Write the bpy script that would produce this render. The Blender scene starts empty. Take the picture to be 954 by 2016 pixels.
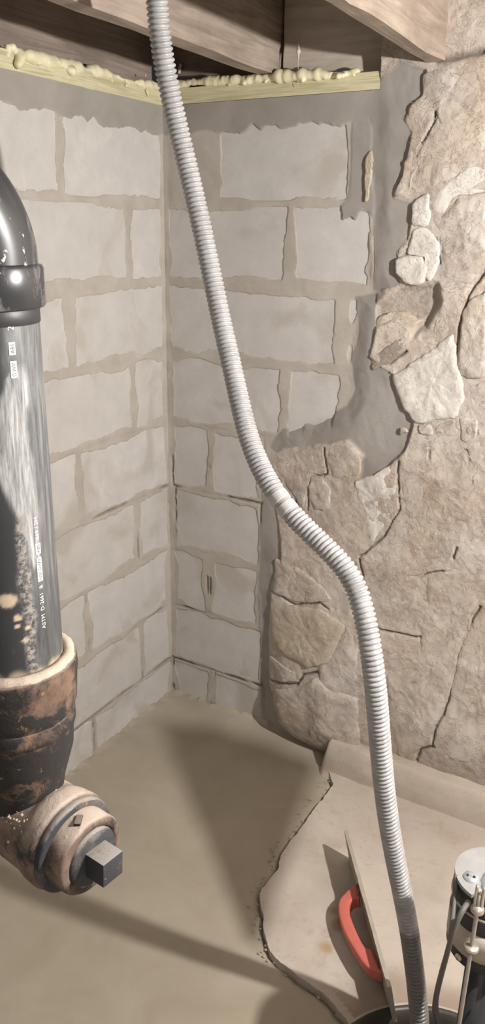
import bpy, bmesh, math, random
import numpy as np
from mathutils import Vector, Matrix

random.seed(4)
RNG = np.random.RandomState(4)
S = bpy.context.scene
COL = S.collection

# ------------------------------------------------------------------ camera
F_PX, PITCH, ROLL, YAW = 1539.6257, 0.3451769, 0.0156917, 0.5213218
CAM = np.array([1.3548885, -1.8946602, 1.4850011])
FW = np.array([-math.sin(YAW) * math.cos(PITCH), math.cos(YAW) * math.cos(PITCH), -math.sin(PITCH)])
_r = np.array([math.cos(YAW), math.sin(YAW), 0.0])
_u = np.cross(_r, FW)
RT = _r * math.cos(ROLL) + _u * math.sin(ROLL)
UP = -_r * math.sin(ROLL) + _u * math.cos(ROLL)
cd = bpy.data.cameras.new('camera')
co = bpy.data.objects.new('camera', cd)
COL.objects.link(co)
cd.sensor_fit = 'VERTICAL'
cd.sensor_height = 36.0
cd.sensor_width = 36.0 * 954 / 2016
cd.lens = F_PX * 36.0 / 2016
cd.clip_start = 0.02
co.matrix_world = Matrix(((RT[0], UP[0], -FW[0], CAM[0]), (RT[1], UP[1], -FW[1], CAM[1]), (RT[2], UP[2], -FW[2], CAM[2]), (0, 0, 0, 1)))
S.camera = co

# ------------------------------------------------------------------ world, lamps, exposure
W = bpy.data.worlds.new('world')
S.world = W
W.use_nodes = True
W.node_tree.nodes['Background'].inputs[0].default_value = (1.0, 0.95, 0.9, 1)
W.node_tree.nodes['Background'].inputs[1].default_value = 0.02
S.view_settings.view_transform = 'Standard'
S.view_settings.look = 'None'
S.view_settings.gamma = 1.0
S.view_settings.use_curve_mapping = False
S.view_settings.exposure = 0.16

LAMP = Vector((1.87, -0.81, 1.62))
BULB_STRENGTH = 5700.0     # the glowing bulb itself lights the corner
FILL_POWER = 9.0


def lamp(name, kind, loc, power, color, **kw):
    d = bpy.data.lights.new(name, kind)
    d.energy = power
    d.color = color
    for k, v in kw.items():
        setattr(d, k, v)
    o = bpy.data.objects.new(name, d)
    o.location = loc
    COL.objects.link(o)
    return o


fl_ = lamp('fill_light', 'AREA', (2.15, -2.65, 1.86), FILL_POWER, (1.0, 0.965, 0.93), shape='DISK', size=0.6)  # added soft fill behind the camera, no lamp seen there
fl_.rotation_euler = Vector((-0.62, 0.74, -0.32)).to_track_quat('-Z', 'Y').to_euler()


# ------------------------------------------------------------------ pixel -> place helpers (frame 954 x 2016)
def raydir(px, py):
    return FW * F_PX + RT * (px - 477.0) + UP * (1008.0 - py)


def at(px, py, d):
    return CAM + raydir(px, py) / F_PX * d


def on_back(px, py, y=0.0):
    d = raydir(px, py)
    return CAM + d * ((y - CAM[1]) / d[1])


def on_left(px, py, x=0.0):
    d = raydir(px, py)
    return CAM + d * ((x - CAM[0]) / d[0])


def on_floor(px, py, z=0.0):
    d = raydir(px, py)
    return CAM + d * ((z - CAM[2]) / d[2])


# ------------------------------------------------------------------ numpy noise
_T = np.random.RandomState(11).rand(64, 64, 64)


def vn(x, y, z=0.0):
    x, y, z = np.broadcast_arrays(np.asarray(x, float), np.asarray(y, float), np.asarray(z, float))
    xi, yi, zi = np.floor(x).astype(int), np.floor(y).astype(int), np.floor(z).astype(int)
    fx, fy, fz = x - xi, y - yi, z - zi
    fx, fy, fz = [t * t * (3 - 2 * t) for t in (fx, fy, fz)]

    def g(a, b, c):
        return _T[(xi + a) % 64, (yi + b) % 64, (zi + c) % 64]

    def l(a, b, t):
        return a + (b - a) * t
    return l(l(l(g(0, 0, 0), g(1, 0, 0), fx), l(g(0, 1, 0), g(1, 1, 0), fx), fy),
             l(l(g(0, 0, 1), g(1, 0, 1), fx), l(g(0, 1, 1), g(1, 1, 1), fx), fy), fz) * 2 - 1


def fbm(x, y, z=0.0, o=4, gain=0.5):
    a, s, t = 1.0, 0.0, 0.0
    for i in range(o):
        k = 2.03 ** i
        s = s + a * vn(x * k + 7.1 * i, y * k + 3.3 * i, np.asarray(z) * k + 1.7 * i)
        t += a
        a *= gain
    return s / t


def sstep(a, b, x):
    t = np.clip((x - a) / (b - a), 0, 1)
    return t * t * (3 - 2 * t)


def in_poly(px, py, poly):
    poly = np.asarray(poly)
    inside = np.zeros(px.shape, bool)
    n = len(poly)
    for i in range(n):
        x0, y0 = poly[i]
        x1, y1 = poly[(i + 1) % n]
        if y0 == y1:
            continue
        c = ((y0 > py) != (y1 > py)) & (px < (x1 - x0) * (py - y0) / (y1 - y0) + x0)
        inside ^= c
    return inside


def seg_dist(px, py, pts):
    best = np.full(px.shape, 9.0)
    for (x0, y0), (x1, y1) in zip(pts[:-1], pts[1:]):
        dx, dy = x1 - x0, y1 - y0
        t = np.clip(((px - x0) * dx + (py - y0) * dy) / (dx * dx + dy * dy + 1e-12), 0, 1)
        best = np.minimum(best, np.hypot(px - x0 - t * dx, py - y0 - t * dy))
    return best


def poly_sd(px, py, poly):
    d = seg_dist(px, py, list(map(tuple, poly)) + [tuple(poly[0])])
    return np.where(in_poly(px, py, poly), -d, d)


# ------------------------------------------------------------------ mesh helpers
def tagit(o, label=None, cat=None, group=None, kind=None):
    for k, v in (('label', label), ('category', cat), ('group', group), ('kind', kind)):
        if v:
            o[k] = v
    return o


def root(name, loc, label, cat, group=None):
    o = bpy.data.objects.new(name, None)
    o.location = loc
    o.empty_display_size = 0.05
    COL.objects.link(o)
    return tagit(o, label, cat, group)


def base_of(o):
    v = Vector((0, 0, 0))
    while o is not None:
        v += Vector(o.location)
        o = o.parent
    return v


def mobj(name, verts, faces, mat, parent=None, smooth=True, colors=None, loc=None):
    """verts are world coordinates"""
    verts = np.asarray(verts, float)
    off = np.zeros(3)
    if loc is not None:
        off = np.array(loc)
    me = bpy.data.meshes.new(name)
    pb = np.array(base_of(parent)) if parent is not None else np.zeros(3)
    me.from_pydata((verts - pb - (off - pb if loc is not None else 0)).tolist(), [], faces if isinstance(faces, list) else faces.tolist())
    me.materials.append(mat)
    if smooth:
        me.polygons.foreach_set('use_smooth', [True] * len(me.polygons))
    if colors is not None:
        ca = me.color_attributes.new('mask', 'FLOAT_COLOR', 'POINT')
        c = np.ones((len(verts), 4))
        c[:, :colors.shape[1]] = colors
        ca.data.foreach_set('color', c.ravel())
    me.update()
    o = bpy.data.objects.new(name, me)
    if loc is not None:
        o.location = (off - pb).tolist()
    if parent is not None:
        o.parent = parent
    COL.objects.link(o)
    return o


def bm_obj(name, bm, mat, parent=None, smooth=False, autosmooth=None):
    me = bpy.data.meshes.new(name)
    if parent is not None:
        pb = base_of(parent)
        bmesh.ops.translate(bm, verts=bm.verts, vec=-pb)
    bmesh.ops.recalc_face_normals(bm, faces=bm.faces)
    bm.to_mesh(me)
    bm.free()
    me.materials.append(mat)
    if smooth:
        me.polygons.foreach_set('use_smooth', [True] * len(me.polygons))
    if autosmooth:
        me.polygons.foreach_set('use_smooth', [True] * len(me.polygons))
        me.set_sharp_from_angle(angle=math.radians(autosmooth))
    o = bpy.data.objects.new(name, me)
    if parent is not None:
        o.parent = parent
    COL.objects.link(o)
    return o


def grid_faces(nu, nv, flip=False):
    i = np.arange(nu * nv).reshape(nu, nv)
    f = np.stack([i[:-1, :-1], i[1:, :-1], i[1:, 1:], i[:-1, 1:]], -1).reshape(-1, 4)
    return f[:, ::-1] if flip else f


def box_bm(bm, lo, hi, bev=0.0, M=None):
    lo, hi = Vector(lo), Vector(hi)
    r = bmesh.ops.create_cube(bm, size=1.0)
    vs = r['verts']
    for v in vs:
        v.co = Vector(((v.co.x + .5) * (hi.x - lo.x) + lo.x, (v.co.y + .5) * (hi.y - lo.y) + lo.y, (v.co.z + .5) * (hi.z - lo.z) + lo.z))
    if bev:
        es = list({e for v in vs for e in v.link_edges})
        r2 = bmesh.ops.bevel(bm, geom=es, offset=bev, segments=2, affect='EDGES', profile=0.5)
        vs = list({v for f in r2['faces'] for v in f.verts} | {v for v in vs if v.is_valid})
    if M is not None:
        bmesh.ops.transform(bm, matrix=M, verts=[v for v in vs if v.is_valid])
    return vs


def frame_of(axis, hint=(0, 0, 1)):
    a = np.asarray(axis, float)
    a = a / np.linalg.norm(a)
    h = np.asarray(hint, float)
    if abs(a @ h) > 0.95:
        h = np.array([1.0, 0, 0])
    u = np.cross(h, a)
    u /= np.linalg.norm(u)
    return a, u, np.cross(a, u)


def lathe(o, axis, prof, seg=64, wob=0.0, wfreq=40.0, hint=(0, 0, 1), seed=0.0, closed_ends=True):
    """prof: (s along axis, r). returns verts, faces, (angle, s)"""
    a, u, v = frame_of(axis, hint)
    o = np.asarray(o, float)
    prof = np.asarray(prof, float)
    th = np.linspace(0, 2 * math.pi, seg, endpoint=False)
    s, r = prof[:, 0][:, None], prof[:, 1][:, None]
    P = o + s[..., None] * a + r[..., None] * (np.cos(th)[None, :, None] * u + np.sin(th)[None, :, None] * v)
    if wob:
        n = fbm(P[..., 0] * wfreq + seed, P[..., 1] * wfreq, P[..., 2] * wfreq)
        rad = (np.cos(th)[None, :, None] * u + np.sin(th)[None, :, None] * v)
        P = P + (wob * n * np.minimum(1, r / 0.01))[..., None] * rad + (wob * .6 * n)[..., None] * a
    n = len(prof)
    verts = P.reshape(-1, 3)
    i = np.arange(n * seg).reshape(n, seg)
    j = np.roll(i, -1, 1)
    f = np.stack([i[:-1], j[:-1], j[1:], i[1:]], -1).reshape(-1, 4).tolist()
    if closed_ends:
        if prof[0, 1] > 1e-5:
            f.append(i[0, ::-1].tolist())
        if prof[-1, 1] > 1e-5:
            f.append(i[-1].tolist())
    return verts, f, np.stack(np.broadcast_arrays(th[None, :], s), -1).reshape(-1, 2)


def catmull(P, n):
    P = np.asarray(P, float)
    Q = np.vstack([2 * P[0] - P[1], P, 2 * P[-1] - P[-2]])
    out = []
    for i in range(1, len(Q) - 2):
        t = np.linspace(0, 1, n, endpoint=False)[:, None]
        p0, p1, p2, p3 = Q[i - 1], Q[i], Q[i + 1], Q[i + 2]
        out.append(.5 * ((2 * p1) + (-p0 + p2) * t + (2 * p0 - 5 * p1 + 4 * p2 - p3) * t * t + (-p0 + 3 * p1 - 3 * p2 + p3) * t ** 3))
    out.append(P[-1:])
    return np.vstack(out)


def resample(P, step):
    P = np.asarray(P, float)
    L = np.concatenate([[0], np.cumsum(np.linalg.norm(np.diff(P, axis=0), axis=1))])
    n = max(2, int(round(L[-1] / step)) + 1)
    s = np.linspace(0, L[-1], n)
    return np.stack([np.interp(s, L, P[:, k]) for k in range(3)], 1), s


def sweep(P, R, seg=12, hint=(0.3, 0.2, 1.0)):
    """tube through P with radii R (array)"""
    P = np.asarray(P, float)
    R = np.broadcast_to(np.asarray(R, float), (len(P),))
    T = np.gradient(P, axis=0)
    T /= np.linalg.norm(T, axis=1)[:, None] + 1e-12
    u = np.cross(np.asarray(hint, float), T[0])
    u /= np.linalg.norm(u)
    U = []
    for t in T:
        u = u - t * (u @ t)
        u /= np.linalg.norm(u)
        U.append(u)
    U = np.array(U)
    V = np.cross(T, U)
    th = np.linspace(0, 2 * math.pi, seg, endpoint=False)
    X = P[:, None] + R[:, None, None] * (np.cos(th)[None, :, None] * U[:, None] + np.sin(th)[None, :, None] * V[:, None])
    i = np.arange(len(P) * seg).reshape(len(P), seg)
    j = np.roll(i, -1, 1)
    f = np.stack([i[:-1], j[:-1], j[1:], i[1:]], -1).reshape(-1, 4).tolist()
    f.append(i[0, ::-1].tolist())
    f.append(i[-1].tolist())
    return X.reshape(-1, 3), f


# ------------------------------------------------------------------ materials
class NT:
    def __init__(s, name):
        s.m = bpy.data.materials.new(name)
        s.m.use_nodes = True
        s.t = s.m.node_tree
        s.b = s.t.nodes['Principled BSDF']
        s.tc = s.n('ShaderNodeTexCoord')
        s.geo = None

    def n(s, kind, **kw):
        x = s.t.nodes.new(kind)
        for k, v in kw.items():
            setattr(x, k, v)
        return x

    def l(s, a, b):
        s.t.links.new(a, b)

    def noise(s, scale, detail=5, rough=.55, dist=0.0, vec=None, w=None):
        x = s.n('ShaderNodeTexNoise')
        x.inputs['Scale'].default_value = scale
        x.inputs['Detail'].default_value = detail
        x.inputs['Roughness'].default_value = rough
        x.inputs['Distortion'].default_value = dist
        s.l(vec if vec is not None else s.wpos(), x.inputs['Vector'])
        return x.outputs['Fac']

    def voro(s, scale, feature='F1', vec=None):
        x = s.n('ShaderNodeTexVoronoi', feature=feature)
        x.inputs['Scale'].default_value = scale
        s.l(vec if vec is not None else s.wpos(), x.inputs['Vector'])
        return x.outputs['Distance']

    def wpos(s):
        if s.geo is None:
            s.geo = s.n('ShaderNodeNewGeometry')
        return s.geo.outputs['Position']

    def mapv(s, scale=(1, 1, 1), rot=(0, 0, 0)):
        x = s.n('ShaderNodeMapping')
        x.inputs['Scale'].default_value = scale
        x.inputs['Rotation'].default_value = rot
        s.l(s.wpos(), x.inputs['Vector'])
        return x.outputs['Vector']

    def ramp(s, fac, stops, interp='LINEAR'):
        x = s.n('ShaderNodeValToRGB')
        r = x.color_ramp
        r.interpolation = interp
        while len(r.elements) < len(stops):
            r.elements.new(0.5)
        for e, (p, c) in zip(r.elements, stops):
            e.position = p
            e.color = (c, c, c, 1) if isinstance(c, (int, float)) else (*c, 1)
        s.l(fac, x.inputs['Fac'])
        return x.outputs['Color']

    def mix(s, fac, a, b, mode='MIX'):
        x = s.n('ShaderNodeMix', data_type='RGBA', blend_type=mode)
        for k, v in ((0, fac), (6, a), (7, b)):
            if isinstance(v, (int, float)):
                x.inputs[k].default_value = v if k == 0 else (v, v, v, 1)
            elif isinstance(v, tuple):
                x.inputs[k].default_value = (*v, 1)
            else:
                s.l(v, x.inputs[k])
        return x.outputs[2]

    def math(s, op, a, b=None):
        x = s.n('ShaderNodeMath', operation=op)
        for k, v in ((0, a), (1, b)):
            if v is None:
                continue
            if isinstance(v, (int, float)):
                x.inputs[k].default_value = v
            else:
                s.l(v, x.inputs[k])
        return x.outputs[0]

    def attr(s, ch=0, name='mask'):
        x = s.n('ShaderNodeAttribute', attribute_name=name)
        y = s.n('ShaderNodeSeparateColor')
        s.l(x.outputs['Color'], y.inputs[0])
        return y.outputs[ch]

    def rand(s):
        return s.n('ShaderNodeObjectInfo').outputs['Random']

    def normal_z(s):
        s.wpos()
        y = s.n('ShaderNodeSeparateXYZ')
        s.l(s.geo.outputs['Normal'], y.inputs[0])
        return y.outputs[2]

    def col(s, v):
        if isinstance(v, tuple):
            s.b.inputs['Base Color'].default_value = (*v, 1)
        else:
            s.l(v, s.b.inputs['Base Color'])
        return s

    def rough(s, v):
        if isinstance(v, (int, float)):
            s.b.inputs['Roughness'].default_value = v
        else:
            s.l(v, s.b.inputs['Roughness'])
        return s

    def bump(s, h, strength=.4, dist=.002):
        x = s.n('ShaderNodeBump')
        x.inputs['Strength'].default_value = strength
        x.inputs['Distance'].default_value = dist
        s.l(h, x.inputs['Height'])
        s.l(x.outputs[0], s.b.inputs['Normal'])
        return s

    def set(s, **kw):
        for k, v in kw.items():
            s.b.inputs[k.replace('_', ' ')].default_value = v
        return s


def plain(name, c, rough=.6, metal=0.0, var=.25, scale=30, bump=.15):
    t = NT(name)
    n = t.noise(scale, 6)
    t.col(t.mix(n, tuple(x * (1 - var) for x in c), tuple(min(1, x * (1 + var)) for x in c)))
    t.rough(rough).set(Metallic=metal, IOR=1.45)
    if bump:
        t.bump(t.noise(scale * 8, 4), bump, .001)
    return t.m


# concrete block
t = NT('concrete_block')
pit = t.ramp(t.voro(330), [(0.0, 0.0), (0.10, 0.0), (0.22, 1.0)])
pm = t.ramp(t.noise(28, 3), [(0.5, 0.0), (0.62, 1.0)])
base = t.ramp(t.noise(14, 6, .65), [(0.3, (.445, .43, .41)), (0.55, (.51, .495, .475)), (0.75, (.58, .565, .54))])
base = t.mix(t.math('MULTIPLY', t.rand(), .35), base, (.44, .415, .385))
sm = t.ramp(t.noise(5.5, 4, .5, .8), [(0.53, 0.0), (0.66, 1.0)])
base = t.mix(t.math('MULTIPLY', sm, .7), base, (.38, .345, .30))
speck = t.ramp(t.noise(420, 2), [(0.62, 0.0), (0.70, 1.0)])
base = t.mix(t.math('MULTIPLY', speck, .35), base, (.68, .66, .63))
pits = t.math('MULTIPLY', t.math('SUBTRACT', 1.0, pit), pm)
base = t.mix(t.math('MULTIPLY', pits, .7), base, (.25, .24, .225))
t.col(base).rough(.9).bump(t.math('SUBTRACT', t.math('MULTIPLY', t.noise(260, 4), .6), pits), .5, .0016)
M_BLOCK = t.m

# mortar / render with masks: R fresh grey render, G crack, B block-zone joint mortar
t = NT('wall_render')
flk = t.noise(13, 9, .66, .35)
steps = t.ramp(flk, [(0.36, 0.0), (0.385, .3), (0.46, .36), (0.475, .62), (0.55, .68), (0.562, 1.0)])
old = t.ramp(t.noise(9, 7, .62, .4), [(0.28, (.35, .305, .265)), (0.45, (.44, .395, .352)), (0.6, (.50, .458, .412)), (0.78, (.57, .53, .485))])
old = t.mix(t.ramp(t.noise(3.2, 5, .6), [(0.5, 0.0), (0.64, .6)]), old, (.38, .315, .25))
old = t.mix(t.math('MULTIPLY', steps, .55), t.mix(1.0, old, (.84, .80, .77), 'MULTIPLY'), (.58, .535, .49))
old = t.mix(t.ramp(t.noise(60, 5, .7), [(0.58, 0.0), (0.66, .45)]), old, (.60, .56, .51))
old = t.mix(t.ramp(t.noise(4.2, 6, .62, .5), [(0.42, 0.0), (0.6, .75)]), old, t.mix(1.0, old, (1.0, .94, .86), 'MULTIPLY'))
old = t.mix(t.ramp(t.noise(6.5, 6, .68, .6), [(0.56, 0.0), (0.64, .6)]), old, t.mix(1.0, old, (.74, .68, .62), 'MULTIPLY'))
joint = t.ramp(t.noise(11, 6, .6), [(0.3, (.35, .318, .275)), (0.55, (.41, .378, .335)), (0.75, (.47, .44, .40))])
fresh = t.ramp(t.noise(8, 5, .55, .6), [(0.3, (.225, .206, .187)), (0.55, (.275, .256, .236)), (0.8, (.33, .31, .29))])
c = t.mix(t.attr(2), old, joint)
c = t.mix(t.attr(0), c, fresh)
c = t.mix(t.math('MULTIPLY', t.attr(1), .8), c, (.12, .10, .085))
t.col(c).rough(.88)
bh = t.math('ADD', t.math('MULTIPLY', t.noise(45, 6, .65), 1.0), t.math('MULTIPLY', t.noise(230, 4, .6), .45))
rough_part = t.math('SUBTRACT', 1.0, t.math('MAXIMUM', t.attr(0), t.attr(2)))
bh = t.math('ADD', t.math('MULTIPLY', bh, t.math('ADD', .22, t.math('MULTIPLY', rough_part, .55))), t.math('MULTIPLY', t.math('MULTIPLY', steps, .8), rough_part))
t.bump(bh, .75, .005)
M_RENDER = t.m

# rubble stone with lime render over it
t = NT('rubble_stone')
tone = t.mix(t.rand(), (.44, .398, .355), (.51, .48, .445))
dark = t.mix(1.0, tone, (.66, .62, .57), 'MULTIPLY')
lite = t.mix(1.0, tone, (1.2, 1.2, 1.2), 'MULTIPLY')
n1 = t.noise(10, 7, .65, .5)
c = t.mix(t.ramp(n1, [(0.3, 0.0), (0.55, 1.0)]), dark, tone)
c = t.mix(t.ramp(t.noise(22, 6, .7, .3), [(0.52, 0.0), (0.68, 1.0)]), c, lite)
c = t.mix(t.ramp(t.noise(75, 4, .7), [(0.60, 0.0), (0.70, .5)]), c, (.34, .29, .24))
flk = t.noise(13, 9, .66, .35)
steps = t.ramp(flk, [(0.36, 0.0), (0.385, .3), (0.46, .36), (0.475, .62), (0.55, .68), (0.562, 1.0)])
c = t.mix(t.math('MULTIPLY', steps, .55), t.mix(1.0, c, (.84, .80, .77), 'MULTIPLY'), (.58, .535, .49))
c = t.mix(t.ramp(t.noise(4.2, 6, .62, .5), [(0.42, 0.0), (0.6, .75)]), c, t.mix(1.0, c, (1.0, .94, .86), 'MULTIPLY'))
c = t.mix(t.ramp(t.noise(6.5, 6, .68, .6), [(0.56, 0.0), (0.64, .6)]), c, t.mix(1.0, c, (.74, .68, .62), 'MULTIPLY'))
t.col(c).rough(.9)
t.bump(t.math('ADD', t.math('MULTIPLY', steps, .8), t.math('ADD', t.math('MULTIPLY', t.noise(45, 6, .65), .55), t.math('MULTIPLY', t.noise(230, 4, .6), .25))), .75, .005)
M_STONE = t.m


def stone_variant(name, a, b):
    t = NT(name)
    c = t.mix(t.ramp(t.noise(14, 7, .65, .5), [(0.3, 0.0), (0.7, 1.0)]), a, b)
    c = t.mix(t.ramp(t.noise(60, 5, .7), [(0.58, 0.0), (0.68, .5)]), c, tuple(min(1, x * 1.35) for x in b))
    t.col(c).rough(.92)
    st = t.ramp(t.noise(17, 9, .66, .35), [(0.36, 0.0), (0.385, .3), (0.46, .36), (0.475, .62), (0.55, .68), (0.562, 1.0)])
    t.bump(t.math('ADD', t.math('MULTIPLY', st, .7), t.math('ADD', t.math('MULTIPLY', t.noise(45, 7, .68), .6), t.math('MULTIPLY', t.noise(210, 4, .6), .3))), .75, .0045)
    return t.m


M_STONE_DARK = stone_variant('brown_stone', (.25, .21, .175), (.36, .31, .265))
M_STONE_YEL = stone_variant('ochre_stone', (.37, .305, .225), (.50, .445, .36))
M_STONE_PALE = stone_variant('pale_stone', (.50, .467, .425), (.61, .58, .535))

# fresh concrete
t = NT('fresh_concrete')
c = t.ramp(t.noise(5, 6, .6, .6), [(0.25, (.315, .275, .21)), (0.5, (.36, .318, .248)), (0.75, (.405, .362, .29))])
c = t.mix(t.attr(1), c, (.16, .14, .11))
t.col(c)
t.rough(t.ramp(t.noise(7, 5), [(0.3, .38), (0.7, .55)])).set(IOR=1.38)
t.bump(t.math('ADD', t.math('MULTIPLY', t.noise(14, 4, .5, 1.2), .8), t.math('MULTIPLY', t.noise(260, 3), .12)), .25, .003)
M_FRESH = t.m

# old slab
t = NT('old_concrete_slab')
c = t.ramp(t.noise(6, 7, .6, .3), [(0.25, (.39, .335, .28)), (0.5, (.475, .42, .358)), (0.75, (.53, .48, .42))])
c = t.mix(t.ramp(t.noise(90, 3), [(0.64, 0.0), (0.72, .35)]), c, (.27, .22, .17))
c = t.mix(t.ramp(t.noise(35, 6, .7, .4), [(0.54, 0.0), (0.66, .4)]), c, (.33, .28, .225))
c = t.mix(t.ramp(t.noise(4.3, 4, .6, .7), [(0.58, 0.0), (0.7, .5)]), c, (.34, .275, .215))
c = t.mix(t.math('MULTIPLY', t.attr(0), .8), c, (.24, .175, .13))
c = t.mix(t.math('MULTIPLY', t.attr(1), .8), c, (.36, .23, .11))
t.col(c).rough(.75)
t.bump(t.math('ADD', t.noise(25, 7, .65), t.math('MULTIPLY', t.noise(200, 4), .25)), .25, .003)
M_SLAB = t.m

# timber
def timber(name, a, b, scale, mapping, streak=.5, rough=.75):
    t = NT(name)
    v = t.mapv(mapping)
    n = t.noise(scale, 6, .6, .9, vec=v)
    c = t.ramp(n, [(0.3, a), (0.5, tuple((x + y) / 2 for x, y in zip(a, b))), (0.7, b)])
    c = t.mix(t.ramp(t.noise(7, 5, .6), [(0.4, 0.0), (0.7, streak)]), c, tuple(x * .55 for x in a))
    t.col(c).rough(rough)
    t.bump(n, .5, .003)
    return t.m


def plate_timber(name, axis):
    t = NT(name)
    v = t.mapv((6, 90, 130) if axis == 'x' else (90, 6, 130))
    wv = t.noise(1.0, 3, .5, 1.2, vec=v)
    c = t.ramp(wv, [(0.35, (.42, .385, .235)), (0.5, (.55, .505, .33)), (0.62, (.60, .56, .38)), (0.7, (.47, .42, .26))])
    c = t.mix(t.ramp(t.noise(25, 4), [(0.6, 0.0), (0.75, .4)]), c, (.36, .33, .27))
    t.col(c).rough(.7).bump(wv, .2, .001)
    return t.m


M_PLATE_Y = plate_timber('treated_timber_side', 'y')
M_PLATE_X = plate_timber('treated_timber_back', 'x')
M_JOIST = timber('old_joist_timber', (.235, .185, .148), (.42, .35, .285), 1.0, (40, 5, 60))
M_RIM = timber('dark_rim_timber', (.19, .15, .125), (.33, .27, .225), 1.0, (5, 5, 70))
M_BLOCKING = timber('smeared_blocking_timber', (.42, .36, .305), (.60, .535, .47), 1.0, (6, 40, 45), .35)
M_SUBFLOOR = timber('subfloor_boards', (.13, .10, .082), (.22, .175, .145), 1.0, (5, 60, 60))

# foam
t = NT('expanding_foam')
t.col(t.ramp(t.noise(25, 4), [(0.3, (.62, .575, .36)), (0.7, (.76, .72, .52))])).rough(.45)
t.set(Subsurface_Weight=.25, Subsurface_Radius=(.01, .008, .004), Subsurface_Scale=.5)
t.bump(t.noise(120, 4), .3, .001)
M_FOAM = t.m

# hose
t = NT('grey_hose_plastic')
c = t.ramp(t.noise(40, 5), [(0.3, (.29, .288, .292)), (0.7, (.40, .397, .398))])
c = t.mix(t.ramp(t.noise(90, 5, .7), [(0.52, 0.0), (0.66, .45)]), c, (.52, .505, .48))
c = t.mix(t.math('MULTIPLY', t.attr(0), .72), c, (.085, .075, .065))  # mask R = painted motor shadow and grime
t.col(c).rough(t.ramp(t.noise(60, 4), [(0.3, .26), (0.7, .42)])).set(IOR=1.5)
M_HOSE = t.m
M_CUFF = plain('hose_cuff_plastic', (.47, .46, .45), .42, var=.2, scale=120)

# black plastic pipe (mask R = scuffs and dust)
t = NT('black_pipe_plastic')
sc = t.attr(0)
st = t.noise(1.0, 6, .7, .4, vec=t.mapv((150, 150, 14)))
fac = t.math('MULTIPLY', sc, t.ramp(st, [(0.34, .12), (0.50, .5), (0.64, .95)]))
fine = t.ramp(t.noise(1.0, 5, .7, .3, vec=t.mapv((220, 220, 40))), [(0.62, 0.0), (0.72, .35)])
base = t.mix(fine, (.042, .045, .049), (.22, .21, .195))
base = t.mix(fac, base, (.52, .525, .52))
gr = t.math('MULTIPLY', t.attr(1), t.ramp(t.noise(170, 5, .75), [(0.42, 0.0), (0.6, .8)]))
base = t.mix(gr, base, (.42, .385, .345))
base = t.mix(t.math('MULTIPLY', t.attr(2), .9), base, (.66, .54, .40))
t.col(base)
t.rough(t.mix(t.math('MAXIMUM', fac, gr), t.ramp(t.noise(18, 5), [(0.35, .30), (0.65, .48)]), .7)).set(IOR=1.5)
t.bump(gr, .3, .001)
M_ABS = t.m
t = NT('black_glossy_fitting')
dust = t.ramp(t.noise(1.0, 6, .7, .6, vec=t.mapv((26, 26, 12))), [(0.50, 0.0), (0.66, .42)])
c = t.mix(dust, (.032, .033, .036), (.45, .43, .41))
c = t.mix(t.ramp(t.noise(75, 3), [(0.66, 0.0), (0.70, .8)]), c, (.62, .57, .52))
t.col(c).rough(t.mix(dust, .26, .6)).set(IOR=1.5)
M_ABS_GLOSS = t.m
M_PRINT = plain('white_print', (.74, .76, .76), .6, var=.15, scale=200, bump=0)
M_PRINT_DARK = plain('dark_print', (.06, .065, .07), .5, var=.1, bump=0)

# cast iron : rust, remains of black paint, dust lying on top
def iron(name, rust_lo, rust_hi, paint, dust, dust_on=.55, paint_amt=.5, flake=(.36, .19, .07)):
    t = NT(name)
    c = t.ramp(t.noise(30, 7, .7), [(0.3, rust_lo), (0.5, rust_hi), (0.68, tuple(min(1, x * 1.5) for x in rust_hi))])
    pf = t.ramp(t.noise(16, 6, .65, .5), [(1 - paint_amt - .07, 0.0), (1 - paint_amt + .03, 1.0)])
    c = t.mix(pf, c, paint)
    nz = t.ramp(t.math('ADD', t.math('MULTIPLY', t.normal_z(), .5), t.math('MULTIPLY', t.noise(22, 6, .7), .5)), [(0.44, 0.0), (0.66, dust_on)])
    c = t.mix(nz, c, dust)
    c = t.mix(t.ramp(t.noise(85, 4, .6), [(0.66, 0.0), (0.70, .75)]), c, flake)
    t.col(c).rough(.82)
    t.bump(t.math('ADD', t.noise(60, 6, .7), t.math('MULTIPLY', pf, .5)), .5, .003)
    return t.m


M_IRON = iron('rusty_cast_iron', (.085, .055, .042), (.165, .105, .075), (.026, .024, .023), (.38, .30, .24), .6, .55)
M_IRON_DARK = iron('black_cast_iron', (.085, .06, .048), (.20, .125, .085), (.028, .026, .026), (.42, .34, .28), .5, .58)
M_IRON_DUST = iron('dusty_cast_iron', (.11, .078, .06), (.18, .128, .098), (.045, .04, .037), (.52, .43, .355), .95, .42, (.30, .20, .13))
M_PLUG = iron('scuffed_plug', (.05, .045, .045), (.10, .09, .085), (.04, .042, .05), (.50, .46, .42), .6, .5)
M_CRUMB = plain('pale_joint_compound', (.60, .51, .41), .95, var=.35, scale=90, bump=.9)

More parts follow.
